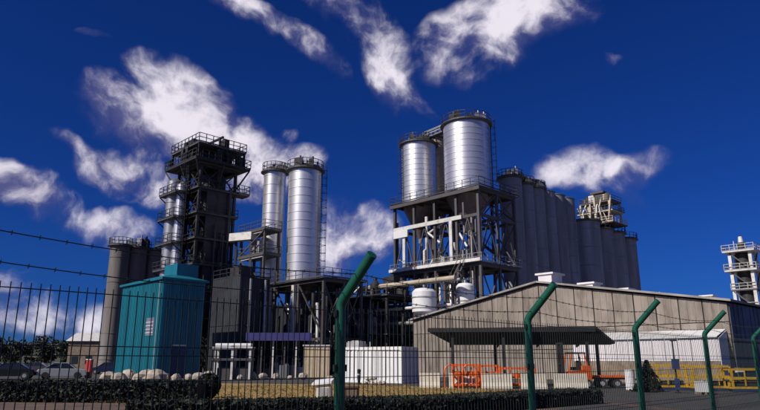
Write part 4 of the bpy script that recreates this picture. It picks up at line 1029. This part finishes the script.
def leaves(m, pts, s0, s1, q):
    for p in pts:
        s_ = q.uniform(s0, s1); a = Vector((q.gauss(0, 1), q.gauss(0, 1), q.gauss(0, 1))).normalized(); b = a.orthogonal().normalized(); c_ = a.cross(b)
        t = q.uniform(0, 6.28); e = (b*cos(t)+c_*sin(t))*s_; f_ = (c_*cos(t)-b*sin(t))*s_*.55
        m.add([p-e, p+f_, p+e, p-f_], [(0, 1, 2, 3)])
def tree(label, px, Y, py_top, wpx, seed, name='broadleaf_tree', lm='leaf_tree', leafs=1500):
    q = random.Random(seed); p = at(px, 361, Y); h = zat(py_top, Y); rw = wpx/2*Y/F
    P = thing(name, label, 'tree', (p.x, p.y, 0), q.uniform(0, 6), 'trees along the far left skyline')
    m = MB(); m.tube((0, 0, 0), (.1, 0, h*.5), .03*h, 8, .018*h, False)
    for k in range(6): a = q.uniform(0, 6.28); m.tube((.1, 0, h*q.uniform(.3, .5)), (rw*.6*cos(a), rw*.6*sin(a), h*q.uniform(.55, .85)), .012*h, 6, .004*h, False)
    m.build('trunk', 'bark', P)
    cl = [(Vector((rw*.62*q.uniform(-1, 1), rw*.62*q.uniform(-1, 1), h*q.uniform(.14, .85))), rw*q.uniform(.32, .55)) for _ in range(16)] + [(Vector((0, 0, h*.86)), rw*.35)]
    pts = []
    for _ in range(leafs):
        c_, r = q.choice(cl); d = Vector((q.gauss(0, 1), q.gauss(0, 1), q.gauss(0, 1))).normalized()*r*q.uniform(.5, 1.05); d.z *= .8; pts.append(c_+d)
    pts = [t for t in pts if t.z < h]
    m = MB(); leaves(m, pts, .03*h, .07*h, q); m.build('crown', lm, P)
for i, (px, Y, py, w, lb) in enumerate([(-4, 150, 336, 30, 'dark rounded tree at the left edge of the skyline'), (20, 160, 340, 26, 'small dark tree, second from left on the skyline'), (42, 170, 336, 30, 'broad dark tree, third from left on the skyline'), (66, 150, 339, 24, 'dark tree, fourth from left on the skyline'), (82, 165, 335, 26, 'dark tree left of the pale workshop roof'), (100, 175, 333, 26, 'dark tree just left of the grey silos'), (220, 160, 336, 40, 'dark tree far behind the lattice tower')]):
    tree(lb, px, Y, py, w, 40+i)

# ------------------------------------------------------------------ dark hedges and round bush
def hedge(label, line, w, h, nl, seed, name='clipped_hedge'):
    q = random.Random(seed); P = thing(name, label, 'hedge', (line[0][0], line[0][1], 0))
    o = Vector((*line[0], 0)); core = MB(); m = MB()
    segs = [(Vector((*a, 0))-o, Vector((*b, 0))-o) for a, b in zip(line, line[1:])]
    tot = sum((b-a).length for a, b in segs)
    for a, b in segs:
        L = (b-a).length; d = (b-a)/L; s_ = Vector((-d.y, d.x, 0)); k = max(2, int(L/1.0))
        for i in range(k):
            p0 = a+d*L*i/k; p1 = a+d*L*(i+1)/k; hh = h*q.uniform(.86, .97)
            core.bar((p0+p1)/2 - d*L/k*.53 + Vector((0, 0, hh*.47)), (p0+p1)/2 + d*L/k*.53 + Vector((0, 0, hh*.47)), w*.88, hh*.94)
        pts = []
        for _ in range(int(nl*L/tot)):
            t = q.uniform(-.3, L+.3); f_ = q.random()
            if f_ < .45: y, z = q.uniform(-w/2, w/2), h*q.uniform(.93, 1.06)
            else: y, z = (w/2)*q.choice((-1, 1))*q.uniform(.92, 1.08), h*q.uniform(0.02, 1.0)
            pts.append(a+d*t+s_*y+Vector((0, 0, z)))
        leaves(m, pts, .05, .10, q)
    core.build('branches', 'leaf_hedge', P); m.build('foliage', 'leaf_hedge', P)
hedge('long dark clipped hedge along the lower left of the picture', [(-20, 27.5), (-7.3, 26)], 1.6, .78, 14000, 1)
hedge('low dark clipped hedge behind the fence along the lower middle', [(-6.5, 17.6), (1.5, 20.2), (8.0, 25.5)], 1.3, .5, 14000, 2)
q = random.Random(77); p = ground(208, 398)
P = thing('round_bush', 'round dark bush at the right end of the left hedge', 'bush', (p.x, p.y, 0))
pts = []
for _ in range(3500):
    d = Vector((q.gauss(0, 1), q.gauss(0, 1), q.gauss(0, 1))).normalized()*q.uniform(.7, 1.08); pts.append(Vector((d.x*.5, d.y*.5, .55+d.z*.5)))
m = MB(); leaves(m, [t for t in pts if t.z > .02], .04, .09, q); m.build('foliage', 'leaf_hedge', P)
MB().tube((0, 0, 0), (0, 0, 1.3), .05, 8, .03).tube((0, 0, .6), (.25, .1, 1.0), .03, 6, .01).build('stem', 'bark', P)
p = ground(648, 392)
P = thing('cone_shrub', 'dark cone shaped shrub between the third green post and yellow rack', 'shrub', (p.x, p.y, 0))
pts = []
hs = zat(361, p.y)
for _ in range(3000):
    z = q.random()**1.4; a = q.uniform(0, 6.28); r = (1-z)*.62*q.uniform(.6, 1.08)+.04; k_ = .75+.3*sin(3*a+5*z)+.15*sin(7*a-9*z); pts.append(Vector((r*cos(a)*1.25*k_+.12*z, r*sin(a)*k_, .05+z*hs*(.8+.2*cos(2*a)))))
m = MB(); leaves(m, pts, .05, .11, q); m.build('foliage', 'leaf_hedge', P)
MB().tube((0, 0, 0), (0, 0, hs*.7), .06, 8, .02).build('stem', 'bark', P)

# dry grass tufts
q = random.Random(5); m = MB()
for _ in range(5200):
    x, y = q.uniform(-12, 8.2), q.uniform(19, 46)
    lo = 18.9 + (x+4)*.66 if x > -4 else 18.9 - (x+4)*.8
    if y < lo+.8 or y > 45.5 - abs(x)*.25 or (x > 1 and y > 45-x*1.0): continue
    h = q.uniform(.04, .13)
    for k in range(4):
        a = q.uniform(0, 6.28); e = Vector((cos(a), sin(a), 0)); b = Vector((x, y, .008))+e*q.uniform(0, .08); s_ = Vector((-e.y, e.x, 0))*.02
        m.add([b-s_, b+s_, b+e*q.uniform(.02, .09)+Vector((0, 0, h*q.uniform(.6, 1)))], [(0, 1, 2)])
o = stuff(m.build('dry_grass', 'grass_blade')); tag(o, 'short yellow dry grass on the strip behind the fence', 'grass')

# ------------------------------------------------------------------ security fence
F0 = at(340, 361, 4.79); F0.z = 0
SP = along(F0, U, 530)
FN = thing('security_fence', 'green welded mesh fence with cranked posts and wire strands in the foreground', 'fence', F0, GR)
zbend = 2.03; rP = .038; arm = .33
clamp_me = MB().box((0, 0, 0), (.115, .03, .05)).mesh('clamp', 'wire_dark')
def post(i):
    x = i*SP
    m = MB()
    pts = [(x, 0, 0), (x, 0, zbend-.035), (x, -.004, zbend-.012), (x, -.014, zbend+.010), (x, -.034, zbend+.034), (x, -arm, zbend+arm*.98)]
    m.path([Vector(p) for p in pts], rP, 16)
    o = m.build('post', 'fence_green', FN)
    e = Vector((x, -arm, zbend+arm*.98)); d = Vector((0, -.714, .70))
    MB().tube(e+d*.001, e+d*.02, rP*1.06, 16).build('cap', 'fence_green', o)
    for z in (.35, .95, 1.55, 1.95): put('clamp', clamp_me, o, (x, .0, z))
    return o
for i in range(-1, 8): post(i)
wr = .0023
pm = MB(); wn = 52
for k in range(wn+1): pm.bar((.05+(SP-.10)*k/wn, .0, .05), (.05+(SP-.10)*k/wn, .0, 2.0), wr*2)
for z in [.08, .28, .48, .68, .88, 1.08, 1.28, 1.48, 1.68, 1.97]:
    pm.bar((.03, wr*2.2, z), (SP-.03, wr*2.2, z), wr*2.4)
    if z in (.48, 1.08, 1.68): pm.bar((.03, .035, z-.05), (SP-.03, .035, z-.05), wr*2.2)
pme = pm.mesh('mesh_panel', 'wire_dark')
for i in range(-1, 8):
    o = put('mesh_panel', pme, FN, (i*SP, 0, 0)); stuff(o)
for i in range(-1, 7):
    for f_ in (.22, .62):
        b = Vector((i*SP, -arm*f_, zbend+arm*f_)); m = MB(); pts = []
        for k in range(9): t = k/8; pts.append(b+Vector((SP*t, 0, -.05*4*t*(1-t))))
        m.path(pts, .0030, 4)
        for k in range(1, 20):
            t = k/20; c_ = b+Vector((SP*t, 0, -.05*4*t*(1-t)))
            for a in (.6, 2.2): e = Vector((.006, cos(a), sin(a)))*.014; m.bar(c_-e, c_+e, .0032)
        m.build('wire_strand', 'wire_dark', FN)
